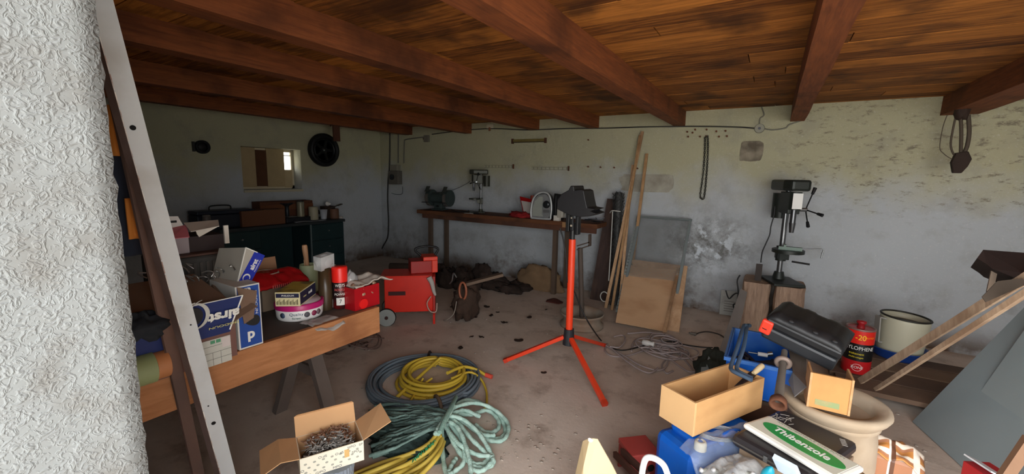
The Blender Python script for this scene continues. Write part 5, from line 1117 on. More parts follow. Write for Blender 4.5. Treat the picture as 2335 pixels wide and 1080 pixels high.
mb.add(vs, [(k*n+i,k*n+(i+1)%n,(k+1)*n+(i+1)%n,(k+1)*n+i) for k in range(3) for i in range(n)]+[tuple(range(3*n,4*n)),tuple(reversed(range(n)))])
obj('body', mb, mat('77808a',.5,0,.1), t); obj('handle', MB().tube(smoothpath([(-rr_,0,zz_*.9),(-rr_*.7,-rr_*.75,zz_*.6),(0,-rr_*.9,zz_*.5),(rr_*.7,-rr_*.75,zz_*.6),(rr_,0,zz_*.9)],6),.004), STEEL, t)
# ------------------------------------------------------------------ stump and tall drill press
SY = 4.9; sxa, sxb = at(1688,700,1,SY-.15).x, at(1833,700,1,SY-.15).x; sz = .55
t = thing('wooden_stump','thick split wooden block by the wall carrying the tall drill press','stump',((sxa+sxb)/2,SY,0)); hw3 = (sxb-sxa)/2
STW = plankmat('7a6353','a58b75','5a4638',(9,9,.7))
def stump(x0, x1, seed):
    mb = MB(); mb.sheet  # rough hewn block
    n = 10; vs = []; m_ = 14
    for k in range(n+1):
        for i in range(m_):
            a = 2*PI*i/m_; cx_, cw_ = (x0+x1)/2, (x1-x0)/2; c_, s_ = math.cos(a), math.sin(a); q_ = lambda v: math.copysign(abs(v)**.35, v)
            nn = .012*noise.noise(Vector((c_*3, s_*3+seed, k*.5)))
            vs.append((cx_+q_(c_)*(cw_+nn), q_(s_)*(.2+nn), sz*k/n+(.012*noise.noise(Vector((c_*2,s_*2,seed))) if k == n else 0)))
    mb.add(vs, [(k*m_+i,k*m_+(i+1)%m_,(k+1)*m_+(i+1)%m_,(k+1)*m_+i) for k in range(n) for i in range(m_)]+[tuple(range(n*m_,n*m_+m_)),tuple(reversed(range(m_)))])
    return mb
obj('block', stump(-hw3, -.015, 1), STW, t); obj('block', stump(.012, hw3, 4), STW, t)
p = at(1778,640,1,SY-.08)
drill('drill_press','tall black drill press standing on the wooden stump', Vector((p.x+.01, SY-.02, sz+.005)), .35, 1.04, True)
vt = at(1795,562,1,SY-.1); t = thing('drill_vise','small vise with a bent crank on the drill press table','vise',(vt.x+.02,SY-.12,sz+.005+.33*1.04))
obj('jaw', MB().bx(-.09,.1,-.03,.03,0,.03).bx(-.05,-.03,-.035,.035,.03,.05), mat('55635a',.4,.4), t); obj('crank', MB().tube([(.1,0,.02),(.24,-.01,.035),(.26,-.01,.03),(.25,-.01,-.05)],.006), STEEL, t); obj('handle', MB().cyl((.03,.0,-.11),(.17,-.03,-.115),.009), BLACK, t)
cable('power_cord', [at(x,y,1,SY+.05) for x,y in ((1767,470),(1765,490),(1758,515),(1755,535),(1745,558),(1738,575),(1735,598))], .006, BLACK, 'black cord hanging from the head of the tall drill press')
cable('power_cord', [Vector((at(x,y,1,SY+.0).x, SY-.24+.0*(y>0), at(x,y,1,SY-.24).z)) for x,y in ((1690,627),(1684,640),(1686,665),(1684,690),(1684,715),(1688,735))], .007, BLACK, 'black cord hanging down the left corner of the stump')
p = at(1729,628,1,SY-.1); solo('iron_bar', MB().bx(-.028,.028,-.012,.012,0,.17), mat('3c3531',.7,.4), 'short dark iron bar standing on the left edge of the stump', 'bar', (p.x,SY-.1,sz+.006), bev=.002)
p = at(1664,712,1,D-.12); t = thing('paper_card','dirty white card leaning on the wall left of the stump','card',(p.x,D-.06,0),.1,rot=(-.08,0,.1)); obj('card', MB().bx(-.11,.12,-.008,0,.005,.29), mat('a9aaa4',.8,0,.15,14,'6f6b62',.62), t)
mb = MB(); [mb.bx(-.07+.0,.07-.02*(j%3),-.0088,-.008,.05+.028*j,.058+.028*j) for j in range(5)]; obj('print', mb, mat('77756f',.8), t)
cable('loose_wire', [at(x,y,1,SY+.1) for x,y in ((1655,662),(1662,680),(1672,672),(1680,668),(1688,674),(1686,690),(1672,695),(1682,720))], .007, BLACK, 'black looped wire hanging in front of the white card')
# grey board leaning left of the stump
sheet4('grey_plank',(1640,800),(1672,812),(1703,668),(1688,660),fl(1655,806).y,SY-.3,.02,mat('6d6762',.85,0,.2,6),'narrow grey plank leaning towards the stump','plank')
cable('power_cord', [fl(x,y,.008) for x,y in ((1584,764),(1595,758),(1615,756),(1640,762),(1655,772))], .006, mat('3a332e',.7), 'short dark cord with a plug lying on the floor left of the stump')
p = fl(1580,764); solo('plug', MB().cyl((-.02,0,.018),(.03,0,.018),.016).cyl((-.04,-.008,.018),(-.02,-.008,.018),.004).cyl((-.04,.008,.018),(-.02,.008,.018),.004), mat('5f5850',.5), 'dark mains plug lying on the floor left of the stump', 'plug', p)
# ------------------------------------------------------------------ boards behind the pot, can, enamel bucket
t = thing('plank_stack','low stack of old brown planks by the wall at the right','planks',(1.15,4.15,0))
for i,(x0,x1,y0_,y1_) in enumerate(((-.62,.55,-.5,-.28),(-.65,.6,-.26,-.02),(-.6,.58,.0,.22),(-.58,.5,.24,.42))): obj('plank', MB().bx(x0,x1,y0_,y1_,.085,.119), mat(['6a5545','5a4638','715c4a','604c3d'][i],.9,0,.25,5,'3d3028',.6), t, .003)
for x0 in (-.5,.0,.45): obj('support', MB().bx(x0-.05,x0+.05,-.5,.42,0,.084), mat('4a3c32',.9,0,.2), t)
PZ = .12
p = at(1952,850,2,PZ); r = px(p,33)*.82; p.y += r*.7; hC = px(p,112)
t = thing('wood_treatment_can','tall red and black can with a twenty percent extra banner and a red lid knob','can',(p.x,p.y,PZ)); va = math.atan2(CAM.y-p.y, CAM.x-p.x)
obj('body', MB().lathe([(r*.97,0),(r,.006),(r,hC*.3),(r,hC*.62),(r,hC*.88),(r*.96,hC*.9)],n=36), mat('b01a1e',.35,0,.06), t)
obj('red_band', MB().lathe([(r*1.002,hC*.62),(r*1.004,hC*.88)],n=36), mat('d2261c',.35), t)
bb = obj('black_label', MB().lathe([(r*1.003,hC*.27),(r*1.005,hC*.3),(r*1.005,hC*.61),(r*1.003,hC*.62)],n=36), mat('121212',.4), t)
obj('rim', MB().lathe([(r*.98,hC*.88),(r*1.02,hC*.9),(r*1.0,hC*.925),(r*.9,hC*.915),(r*.85,hC*.89),(0,hC*.89)],n=36), mat('8d6f68',.4,.4), t)
obj('lid_knob', MB().lathe([(r*.3,hC*.89),(r*.22,hC*.97),(r*.35,hC*1.0),(r*.33,hC*1.04),(0,hC*1.05)],n=20), mat('8e1c20',.4), t)
bend('XYLOPHENE', r*.45, va+.12, hC*.53, LW, bb, r*1.006, sx=.85); bend('-20', r*.62, va+.1, hC*.75, mat('f0c51c',.4), t, r*1.006, sx=.9); bend('% GRATUIT', r*.2, va+.62, hC*.76, mat('f08a1c',.4), t, r*1.006)
bend('traitement', r*.24, va-.05, hC*.42, mat('d8c62a',.4), bb, r*1.006); bend('multi-usages', r*.2, va-.05, hC*.35, mat('d8c62a',.4), bb, r*1.006)
ov = MB(); n = 24; [ov.add([(math.cos(va+.1+q_*.36*math.cos(2*PI*i/n))*(r+.001), math.sin(va+.1+q_*.36*math.cos(2*PI*i/n))*(r+.001), hC*.14+q_*hC*.075*math.sin(2*PI*i/n)) for q_ in (.86,1) for i in range(n)], [(i,(i+1)%n,n+(i+1)%n,n+i) for i in range(n)])]
obj('oval_badge', ov, mat('e0a8a8',.4), t); bend('XONE', r*.3, va+.1, hC*.14, LW, t, r*1.003)
bk = at(2052,822,2,PZ); r = px(bk,54)*.8; bk.y += r*.7; hK = px(bk,92)
t = thing('blue_basin','dark blue plastic basin under the enamel bucket','basin',(bk.x,bk.y,PZ)); obj('body', MB().lathe([(r*.95,0),(r*1.12,.02),(r*1.22,.075),(r*1.28,.08),(r*1.26,.086),(r*1.18,.08),(r*1.0,.014),(0,.01)],n=36), mat('1a3a7c',.4,0,.1), t)
zk = PZ+.016
t = thing('enamel_bucket','cream enamel bucket with a dark rim and a square handle','bucket',(bk.x,bk.y,zk),0,rot=(0,.05,0)); n = 36
obj('body', MB().lathe([(r*.9,0),(r*.97,.02),(r*1.02,hK*.9),(r*1.02,hK*.98),(r*.98,hK*.98),(r*.95,hK*.9),(r*.9,hK*.8),(0,hK*.78)],n=40), mat('b3b09a',.45,0,.07,5), t)
obj('rim', MB().tube([(math.cos(a)*r*1.01,math.sin(a)*r*1.01,hK*.985) for a in [2*PI*i/40 for i in range(40)]],.008,8,True), mat('2c2b26',.5,.3), t)
obj('contents', MB().lathe([(r*.95,hK*.84),(r*.5,hK*.86),(0,hK*.87)],n=30), mat('77736a',.9,0,.3,30), t)
a = math.atan2(CAM.y-bk.y, CAM.x-bk.x)-.95; d_ = Vector((math.cos(a),math.sin(a),0))
obj('handle', MB().bar(d_*r*.98+Vector((0,0,hK*.9)),d_*r*1.3+Vector((0,0,hK*.92)),.06,.01).bar(d_*r*1.3+Vector((0,0,hK*.92)),d_*r*1.14+Vector((0,0,hK*.3)),.06,.01,d_).bar(d_*r*1.14+Vector((0,0,hK*.3)),d_*r*.97+Vector((0,0,hK*.3)),.06,.01), mat('8e8c86',.5,0,.1), t)
# ------------------------------------------------------------------ terracotta pot
JC = Vector((.345,2.44,0)); JR = .215; JH = .52
t = thing('chimney_pot','large pale terracotta pot with a thick rolled rim, lower right','pot',JC)
CLAY = mat('ac9a82',.85,0,.12,7,'cbbca6',.52,.2)
obj('body', MB().lathe([(JR*.8,0),(JR*.84,.1),(JR*.86,.25),(JR*.84,.36),(JR*.8,JH-.1),(JR*.86,JH-.085),(JR*.86,JH-.07),(JR*.83,JH-.06)],n=48), CLAY, t)
obj('rim', MB().lathe([(JR*.83,JH-.075),(JR*.97,JH-.04),(JR*1.02,JH-.02),(JR*1.0,JH-.004),(JR*.92,JH),(JR*.74,JH-.012),(JR*.7,JH-.05),(JR*.68,JH-.2),(JR*.7,.05),(0,.05)],n=48), CLAY, t)
# small upright wooden box on the pot rim
yb2 = JC.y-JR*.78; A = at(1838,926,1,yb2); B = at(1937,931,1,yb2); Tz = at(1838,846,1,yb2).z
w2 = (B-A).length; zA = JH+.001; h2_ = Tz-zA
t = thing('small_wooden_box','small pale wooden box standing on edge on the terracotta rim','box',(A.x,yb2,zA),.03); 
mb = MB(); mb.bx(.008,w2-.008,0,.012,0,h2_); obj('front_board', mb, mat('c08f55',.7,0,.12,10,'a87a48',.56), t, .001)
obj('side_board', MB().bx(0,.009,-.004,.13,0,h2_+.002), PLY, t, .001); obj('side_board', MB().bx(w2-.009,w2,-.004,.13,0,h2_+.004), PLY, t, .001); obj('bottom_board', MB().bx(.009,w2-.009,.0125,.13,0,.01), PLY, t)
obj('green_stamp', MB().bx(.03,w2-.04,-.0008,0,.018,.045), mat('a5976a',.8,0,.25,50,'8a9a6c',.5), t)
# ------------------------------------------------------------------ rough trestle carrying crate and boxes
t = thing('low_cupboard','low dark wooden stand hidden under the blue crate','stand',(.01,2.75,0)); obj('body', MB().bx(-.14,.13,-.27,.3,0,.38), DWOOD, t); obj('top', MB().bx(-.16,.14,-.29,.32,.381,.4), mat('4d3b2f',.9,0,.2), t)
t = thing('blue_crate','bright blue plastic crate full of tools behind the wooden crate','crate',(-.13,2.47,.401),-.0); mb = MB(); tray(mb,.3,.52,.2,.008)
obj('body', mb, BLUE, t, .002); obj('rim', MB().bx(-.01,.31,-.012,-.001,.18,.2).bx(-.01,.31,.521,.532,.18,.2).bx(-.012,-.001,-.01,.53,.18,.2).bx(.301,.31,-.01,.53,.18,.2), mat('3b6db3',.4), t)
CR = Vector((-.13,2.47,.401))
mb = MB(); random.seed(21)
for i in range(22): c_ = Vector((random.uniform(.05,.24),random.uniform(.08,.44),.03+random.uniform(0,.06))); d_ = Vector((random.uniform(-1,1),random.uniform(-1,1),random.uniform(-.1,.3))).normalized()*.06; mb.bar(c_-d_,c_+d_,.02,.016)
solo('loose_tools', mb, mat('3a3230',.7,.3,.3), 'dark loose tools and iron bits lying in the blue crate', 'tools', CR, kind='stuff')
c_ = at(1728,806,2,.53); t = thing('screwdriver','screwdriver with a white handle lying on the tools in the blue crate','screwdriver',c_,.12)
obj('handle', MB().cyl((0,0,0),(.05,0,0),.012), WHITE, t); obj('shaft', MB().cyl((-.05,0,0),(0,0,0),.004).cyl((.05,0,.008),(.075,0,.016),.013), STEEL, t)
# bent tubes
TB = mat('5b7796',.35,.4,.1,5,'3a4046',.5)
for k_, dd, lab in ((0,0,'outer bent blue grey tube at the left of the blue crate'),(1,14,'inner bent tube at the left of the blue crate')):
    P = [(1702+dd*.6,742,.72),(1695+dd*.6,745,.71),(1682+dd,790,.66),(1668+dd,830,.63),(1668+dd*.9,842,.625),(1680+dd*.7,850,.625),(1715,866-dd*.3,.62)]
    mb = MB(); mb.tube(smoothpath([at(x,y,2,z) for x,y,z in P],6),.0105,8); world('bent_tube', mb, TB, lab, 'tube')
# pipe tool with a ring, channel iron
A = at(1789,800,2,.68); B = at(1775,912,2,.565)
t = thing('iron_pipe','grey iron pipe with a thick ring and a brown socket end, on the blue crate','pipe',B); q = A-B; n_ = q.normalized()
obj('pipe', MB().cyl((0,0,0),q,.02,.014), mat('6f6a63',.6,.4,.2), t); rg = MB(); c_ = q*.74; u_ = n_.orthogonal().normalized(); v_ = n_.cross(u_); rg.tube([c_+(u_*math.cos(a)+v_*math.sin(a))*.028 for a in [2*PI*i/20 for i in range(20)]],.012,8,True); obj('ring', rg, mat('8a7a70',.6,.3), t)
obj('socket', MB().lathe([(.02,.02),(.034,.0),(.036,-.03),(.028,-.035),(.022,-.02),(.018,.0)],M=n_.to_track_quat('Z','Y').to_matrix().to_4x4()), RUST, t)
a4 = [at(1796,790,2,.64), at(1838,815,2,.62), at(1838,882,2,.59), at(1808,850,2,.6)]
t = thing('channel_iron','folded brown grey metal channel leaning on the front of the blue crate','channel',a4[3]); 
obj('web', MB().slab([p_-a4[3] for p_ in a4],.004), mat('77695f',.6,.3,.2,7), t); lip = [at(1840,882,2,.59),at(1812,905,2,.56),at(1798,870,2,.57),at(1808,850,2,.6)]; obj('lip', MB().slab([p_-a4[3] for p_ in lip],.004), mat('8a8a8c',.5,.5), t)
# black tool case lying tilted
A = at(1748,724,1,2.5); B = at(1922,806,1,2.42); C_ = at(1737,668,1,2.78)
x_ = (B-A).normalized(); v_ = (C_-A); lv = v_.length; M_ = fr(A, x_, v_); lu = (B-A).length; ly = (v_ - x_*v_.dot(x_)).length
t = thing('tool_case','black plastic power tool case with an orange latch, tipped across the blue crate','case',A)
t.rotation_euler = M_.to_euler()
CASE = mat('1b1c1e',.42,0,.15,10,bump=.08); CASE2 = mat('292b2e',.38,0,.12)
top_ = MB(); nU, nV = 28, 14
def rc(u, v):   # rounded corners, ribbed lid
    e = min(1, min(u,1-u)*9)**.5*min(1, min(v,1-v)*6)**.5
    rib = .006*(1 if math.sin(u*19) > .2 else 0)*(1 if .12 < v < .9 else 0)
    return (lu*u, ly*v, .0+.035*e+rib*e)
top_.sheet(rc, nU, nV, .004); obj('lid_shell', top_, CASE, t)
obj('lid', MB().bx(0,lu,0,ly,-.045,.002), CASE, t, .012); obj('base', MB().bx(.004,lu-.004,.004,ly-.004,-.12,-.047), CASE2, t, .014)
la = obj('latch', MB().bx(-.012,.042,-.012,.02,-.088,-.01), mat('e0402c',.4,0,.06), t, .009); obj('latch_slot', MB().bx(.002,.024,-.0135,-.0121,-.06,-.056), BLACK, la)
for u in (.3,.62,.86): obj('lid_dimple', MB().lathe([(.012,0),(.008,.004),(0,.004)],(lu*u,.02,.03)), mat('3b3d40',.3), t)
obj('handle_recess', MB().bx(-.01,.006,ly*.3,ly*.75,-.06,-.01), CASE2, t, .006)
# ------------------------------------------------------------------ wooden crate on the blue drum
zt3, zb3 = .58, .42; Fp, Rp, Lp = at(1590,918,2,zt3), at(1741,862,2,zt3), at(1515,874,2,zt3)
rz, LU, LVv = corner(Fp, Rp, Lp)
t = thing('wooden_crate','open pale wooden crate holding a putty knife, right of centre','crate',(Fp.x,Fp.y,zb3),rz); hB = zt3-zb3; WB = mat('c99c68',.7,0,.1,6,'b08252',.6,.1,(1,1,3))
obj('front_board', MB().bx(0,LU,0,.012,0,hB), WB, t, .001); obj('back_board', MB().bx(0,LU,LVv-.012,LVv,0,hB), WB, t, .001)
obj('end_board', MB().bx(-.011,0,0,LVv,0,hB), mat('d3aa78',.7,0,.08,6,'b98c5c',.62,.1), t, .001); obj('end_board', MB().bx(LU,LU+.011,0,LVv,0,hB), WB, t, .001); obj('bottom_board', MB().bx(0,LU,.0125,LVv-.0125,0,.01), mat('a97f55',.8,0,.15,8), t)
def w2l(p_): return Matrix.Rotation(-rz,3,'Z') @ (p_-Vector((Fp.x,Fp.y,zb3)))
mb = MB(); [mb.blob((LU*u,LVv*v,.016),(.02,.008,.006),i,.3,n=5) for i,(u,v) in enumerate(((.3,.45),(.36,.5),(.5,.3),(.2,.7)))]; solo('wood_chips', mb, mat('7a5236',.9), 'few brown chips lying in the bottom of the wooden crate', 'chips', (Fp.x,Fp.y,zb3), (0,0,rz), kind='stuff')
kA, kB, kC = at(1678,880,2,zt3+.004), at(1719,850,2,zt3+.014), at(1738,833,2,zt3+.04)
t = thing('putty_knife','dark triangular putty knife with a pale wooden handle on the crate edge','putty knife',kB); dK = (kC-kB).normalized(); sd = dK.cross(Vector((.3,-.6,1))).normalized()
obj('blade', MB().slab([at(x,y,2,zt3+.006)-kB for x,y in ((1674,881),(1694,875),(1720,861),(1727,851),(1716,845),(1707,850))],-.003), mat('2c1c18',.5,.3), t)
obj('handle', MB().tube([-dK*.004, dK*.02, (kC-kB)*.7, (kC-kB), (kC-kB)*1.06], lambda u: .010+.005*math.sin(u*3), 12), mat('c9b48c',.5), t)
# blue jerrycan
jc = at(1606,1012,2,.36)
t = thing('jerrycan','bright blue plastic jerrycan under the wooden crate','jerrycan',(jc.x-.02,jc.y+.06,0),rz-.1)
obj('body', MB().bx(-.16,.3,-.11,.13,0,.36), BLUE, t, .035); obj('shoulder', MB().bx(-.1,.26,-.08,.1,.355,.4), BLUE, t, .02)
obj('cap', MB().lathe([(.026,.36),(.026,.39),(.022,.4),(.013,.4),(.012,.394),(0,.394)],(-.085,-.07,.0)), mat('d9d2bc',.5), t); obj('handle', MB().tube(smoothpath([(.02,-.09,.37),(.04,-.09,.41),(.12,-.09,.41),(.15,-.09,.37)]),.014), BLUE, t)
c_ = at(1640,985,2,.405); solo('wire_coil', (lambda b: [b.tube([(.09*math.cos(a),.05*math.sin(a),.004+.005*j) for a in [2*PI*i/30 for i in range(30)]],.0028,5,True) for j in range(4)] and b)(MB()), mat('8f9399',.35,.7), 'small coil of grey wire between the wooden crate and the jerrycan', 'wire', (c_.x,c_.y-.02,.4), (0,0,.5))
# clear bag with small bottles
bgc = at(1668,1042,2,.41); t = thing('plastic_bag','big clear plastic bag of small clear bottles in front of the jerrycan','bag',(bgc.x+.02,bgc.y-.03,0),rz)
mb = MB(); n=24
def bag(u, v):
    x = (u-.5)*.42; y = (v-.5)*.24; e = max(0,(1-(abs(u-.5)*2)**3))*max(0,(1-(abs(v-.5)*2)**3)); return (x, y, .24+.17*e+.035*noise.noise(Vector((u*5,v*4,1)))+.012*noise.noise(Vector((u*16,v*12,5))))
mb.sheet(bag, 40, 26, .002); obj('film', mb, mat('d9dcdc',.12,0,.05,20,bump=.7,bscale=30,alpha=.38,spec=1), t)
obj('bag_base', MB().bx(-.19,.19,-.1,.1,0,.24), mat('8a9295',.3,0,.1,bump=.4,bscale=12), t, .03)
random.seed(4); b0_ = None
for i in range(20):
    u, v = random.uniform(.12,.88), random.uniform(.15,.8); P_ = Vector(bag(u,v)); P_.z -= .04
    loc = Vector((t.location.x,t.location.y,0))+Matrix.Rotation(rz,3,'Z') @ P_; ro = (random.uniform(.3,1.8), random.uniform(-.5,.5), random.uniform(0,6))
    if b0_ is None:
        b0_ = thing('small_bottle','small clear bottle in the plastic bag','bottle',loc,0,'small clear bottles in the plastic bag',rot=ro)
        obj('body', MB().lathe([(0,0),(.013,0),(.014,.004),(.014,.035),(.008,.042),(.008,.048)],n=14), mat('b4b8ae',.1,0,.1,alpha=.7,spec=1), b0_); obj('cap', MB().lathe([(.009,.046),(.009,.056),(0,.057)],n=12), mat('d8dada',.3,.3), b0_)
    else:
        r_ = b0_.copy(); COL.objects.link(r_); r_.location = loc; r_.rotation_euler = ro
        for ch in list(b0_.children): c2 = ch.copy(); COL.objects.link(c2); c2.parent = r_
# film draped over the jerrycan
mb = MB(); j0 = Vector((jc.x-.02,jc.y+.06,0))
def film(u, v):
    p_ = Matrix.Rotation(rz-.1,3,'Z') @ Vector((-.2+.42*u, -.2+.14*v, 0)); zz = .42-.24*max(0,(1-v)-.45)-.25*max(0,.12-u)+.014*noise.noise(Vector((u*7,v*6,2))); return j0+p_+Vector((0,0,zz))
mb.sheet(film, 30, 16, .0012); world('plastic_film', mb, mat('b9c8d8',.15,0,.05,20,bump=.5,bscale=25,alpha=.16,spec=1), 'thin clear film draped over the front of the blue jerrycan', 'film')
# medicine packet and teal bottle
def upright(pa, pb, pt, y, th): pass
c_ = at(1798,1062,2,.47); t = thing('medicine_packet','white and blue printed packet between the clear bag and the dark case','packet',c_,-.5,rot=(-.9,0,-.45))
obj('body', MB().bx(-.04,.04,-.05,.05,-.02,0), mat('c5d6e8',.5,0,.05), t); obj('blue_print', MB().bx(-.0,.036,.02,.032,0,.0008).bx(-.035,-.005,.028,.034,0,.0008), mat('2a4f9a',.5), t); text('EMIN 50', .012, Matrix.Translation((.018,.038,.0004)), mat('1b3f90',.5), t)
c_ = at(1755,1072,2,.44); solo('teal_bottle', MB().lathe([(.02,-.06),(.022,-.02),(.016,.005),(.006,.02),(0,.022)]), mat('1a8fa5',.3), 'small teal bottle standing in the clear plastic bag', 'bottle', c_, (.3,.2,0))
# ------------------------------------------------------------------ dark case and the white signboard lid
zc = .46; a_, b_, d_ = at(1668,985,2,zc), at(1788,926,2,zc), at(1852,1085,2,zc)
U = (d_-a_); rzc = math.atan2(U.y,U.x); LU = U.length; nrm = Vector((-math.sin(rzc),math.cos(rzc),0)); LV = abs((b_-a_).dot(nrm)); LV = min(LV,.42)
t = thing('cardboard_box','plain brown cardboard box under the black case','box',(a_.x,a_.y,0),rzc); obj('body', MB().bx(.03,LU-.0,.02,LV-.03,0,zc-.061), mat('8a7560',.85), t, .002); obj('tape', MB().bx(.03,LU-.0,LV*.45,LV*.55,zc-.061,zc-.0605), mat('a58c68',.5), t)
t = thing('black_case','flat dark case with scuffed edges under the white and green lid','case',(a_.x,a_.y,zc-.06),rzc)
mb = MB(); obj('body', mb.bx(0,LU,0,LV,0,.055), mat('2a2729',.4,0,.15), t, .02); obj('seam', MB().bx(.01,LU-.01,-.003,0,.022,.03), mat('55524f',.4,.3), t)
mb = MB(); random.seed(9)
for i in range(14): x_, y_ = random.uniform(.02,LU*.35), random.uniform(LV*.72,LV*.9); a = random.uniform(0,3); mb.box((x_,y_,.0555),(random.uniform(.01,.04),.003,.001),(0,0,a))
for i in range(5): mb.box((LU*.86+i*.006,LV*.9-.01*i,.0555),(.02,.0025,.001),(0,0,.5))
obj('scuffs', mb, mat('b9b5ae',.6), t); obj('catch', MB().bx(LU*.45,LU*.5,-.006,0,.015,.04), STEEL, t)
A4 = [at(1693,962,2,.485), at(1745,938,2,.485), at(1910,1092,2,.485)]
U = A4[2]-A4[0]; rl = math.atan2(U.y,U.x); LL = U.length; nn = Vector((-math.sin(rl),math.cos(rl),0)); WW = abs((A4[1]-A4[0]).dot(nn))+.0
t = thing('signboard_lid','white rounded plastic lid with a green oval and white lettering','lid',(A4[0].x,A4[0].y,zc-.003),rl)
obj('body', MB().bx(0,LL,0,WW,0,.026), mat('e9e9e2',.4,0,.03), t, .022); obj('inset', MB().bx(.018,LL-.018,.014,WW-.014,.026,.0275), mat('dcdccc',.45,0,.04,20), t)
ov = MB(); ov.prism([(LL*.52+LL*.42*math.copysign(abs(math.cos(a))**.8,math.cos(a)), WW*.5+WW*.27*math.sin(a)) for a in [2*PI*i/48 for i in range(48)]],.0012,Matrix.Translation((0,0,.0276)))
go = obj('green_oval', ov, mat('2f9a4e',.4,0,.06), t)
text('Thibenzole', LL*.13, Matrix.Translation((LL*.51,WW*.52,.0291)), mat('f2f2ee',.4), go, bold=.001, sx=1.0)
text('ANTHELMINTHIQUE OVIN BOVIN', WW*.09, Matrix.Translation((LL*.5,WW*.86,.0278)), mat('8a9486',.5), t, sx=1.1)
# ------------------------------------------------------------------ near bottom edge pieces
p0 = at(1345,1000,2,.42); t = thing('cardboard_piece','cream folded cardboard piece standing at the bottom edge, right of the tripod','cardboard',(p0.x,p0.y,.0))
Q = [at(x,y,1,p0.y)-Vector((p0.x,p0.y,0)) for x,y in ((1345,998),(1362,1000),(1396,1060),(1440,1130))]; Q2 = [at(x,y,1,p0.y)-Vector((p0.x,p0.y,0)) for x,y in ((1328,1006),(1345,998),(1330,1130),(1295,1130))]
dpt = Vector((0,0,0)); CREAM = mat('d9c49e',.8,0,.05)
q_ = lambda x,y,d=0: at(x,y,1,p0.y+d)-Vector((p0.x,p0.y,0))
obj('front_panel', MB().slab([q_(1345,998),q_(1362,1000),q_(1396,1060),q_(1500,1270),q_(1300,1270,-.02),q_(1328,1120,-.02),q_(1331,1060,-.01)],.004,(0,-1,.1)), CREAM, t)
obj('side_panel', MB().slab([q_(1345,998),q_(1329,1005,.03),q_(1311,1082,.04),q_(1270,1270,.04),q_(1300,1270,-.02),q_(1331,1060,-.01)],.004,(-1,-.3,0)), mat('cdb48a',.8), t)
obj('torn_tip', MB().blob(q_(1346,1003,-.002),(.012,.004,.01),3,.3,n=6), mat('efe8da',.8), t)
p = fl(1460,1050,.0); zr = .16
p = at(1462,1020,2,zr); t = thing('red_bracket','red painted steel bracket with a round hole beside the jerrycan','bracket',(p.x,p.y,0),.75)
obj('plate', MB().bx(-.08,.08,-.05,.1,.13,.16).bx(-.08,.08,-.055,-.045,.0,.16), mat('a5403a',.6,0,.15,9), t, .004); obj('hole', MB().cyl((.03,-.056,.08),(.03,-.0545,.08),.02), mat('120c0b',.9), t); obj('leg', MB().bx(-.08,.08,.08,.09,0,.129), mat('8e342f',.6), t)
for i,(pa,pb) in enumerate((((1402,1035),(1462,1095)),((1418,1028),(1478,1085)))):
    mb = MB(); mb.bar(at(*pa,2,.14),at(*pb,2,.2),.018,.03); world('rusty_bar', mb, mat('5a3a30',.8,.2,.3), ('left' if i == 0 else 'right')+' one of two short rusty bars before the red bracket', 'bar')
mb = MB(); mb.tube(smoothpath([at(x,y,1,1.45) for x,y in ((1462,1100),(1466,1065),(1474,1044),(1492,1044),(1512,1058),(1522,1080),(1530,1110))],6),lambda u:.011,8)
o = world('white_strap', mb, mat('e9eaea',.5,0,.03), 'white plastic bag handle looping up at the bottom edge', 'handle')
mb = MB(); c_ = at(1500,1110,1,1.5); mb.blob((c_.x,c_.y,c_.z*.5),(.09,.07,c_.z*.5),6,.15,n=18); world('white_carrier', mb, mat('e2e4e4',.5,0,.04,bump=.3), 'white plastic carrier bag below its looped handle at the bottom edge', 'bag')
# plaid box and brown paper
c_ = at(2040,1020,2,.32)
t = thing('plaid_bag','crumpled bag with brown, orange and white stripes at the bottom right','bag',(c_.x,c_.y,0),-.1)
q_ = lambda x,y,d=0: at(x,y,1,c_.y+d)-Vector((c_.x,c_.y,0))
def pm():
    m = bpy.data.materials.new('striped_plastic'); m.use_nodes = True; n = m.node_tree.nodes; l = m.node_tree.links; p = n['Principled BSDF']; p.inputs['Roughness'].default_value = .5
    tc = n.new('ShaderNodeTexCoord'); sp = n.new('ShaderNodeSeparateXYZ'); l.new(tc.outputs['Object'], sp.inputs[0])
    def st(sock, sc_, thr):
        a = n.new('ShaderNodeMath'); a.operation = 'MULTIPLY'; l.new(sock, a.inputs[0]); a.inputs[1].default_value = sc_
        f = n.new('ShaderNodeMath'); f.operation = 'FRACT'; l.new(a.outputs[0], f.inputs[0]); g = n.new('ShaderNodeMath'); g.operation = 'GREATER_THAN'; l.new(f.outputs[0], g.inputs[0]); g.inputs[1].default_value = thr; return g.outputs[0]
    def mx(f, a, b):
        x = n.new('ShaderNodeMix'); x.data_type = 'RGBA'; l.new(f, x.inputs[0])
        for i, v in ((6,a),(7,b)):
            if isinstance(v, tuple): x.inputs[i].default_value = v
            else: l.new(v, x.inputs[i])
        return x.outputs[2]
    c = mx(st(sp.outputs['Y'],20,.5), lin('c98a4a'), lin('b07a58')); c = mx(st(sp.outputs['Y'],20,.72), c, lin('e8dccb')); c = mx(st(sp.outputs['X'],12,.72), c, lin('efe6d8')); c = mx(st(sp.outputs['X'],4.5,.93), c, lin('6a4632'))
    l.new(c, p.inputs['Base Color']); return m
PLM = pm()
o = obj('body', MB().sheet(lambda u,v: ((u-.5)*.2,(v-.5)*.17,(.36-.02*u-.1*abs(v-.5)-.12*max(0,abs(u-.5)-.3)+.012*math.sin(u*13)*math.cos(v*9)+.01*noise.noise(Vector((u*7,v*7,1))))), 30, 26, .004), PLM, t)
obj('side', MB().bx(-.085,.085,-.07,.07,0,.3), PLM, t, .02)
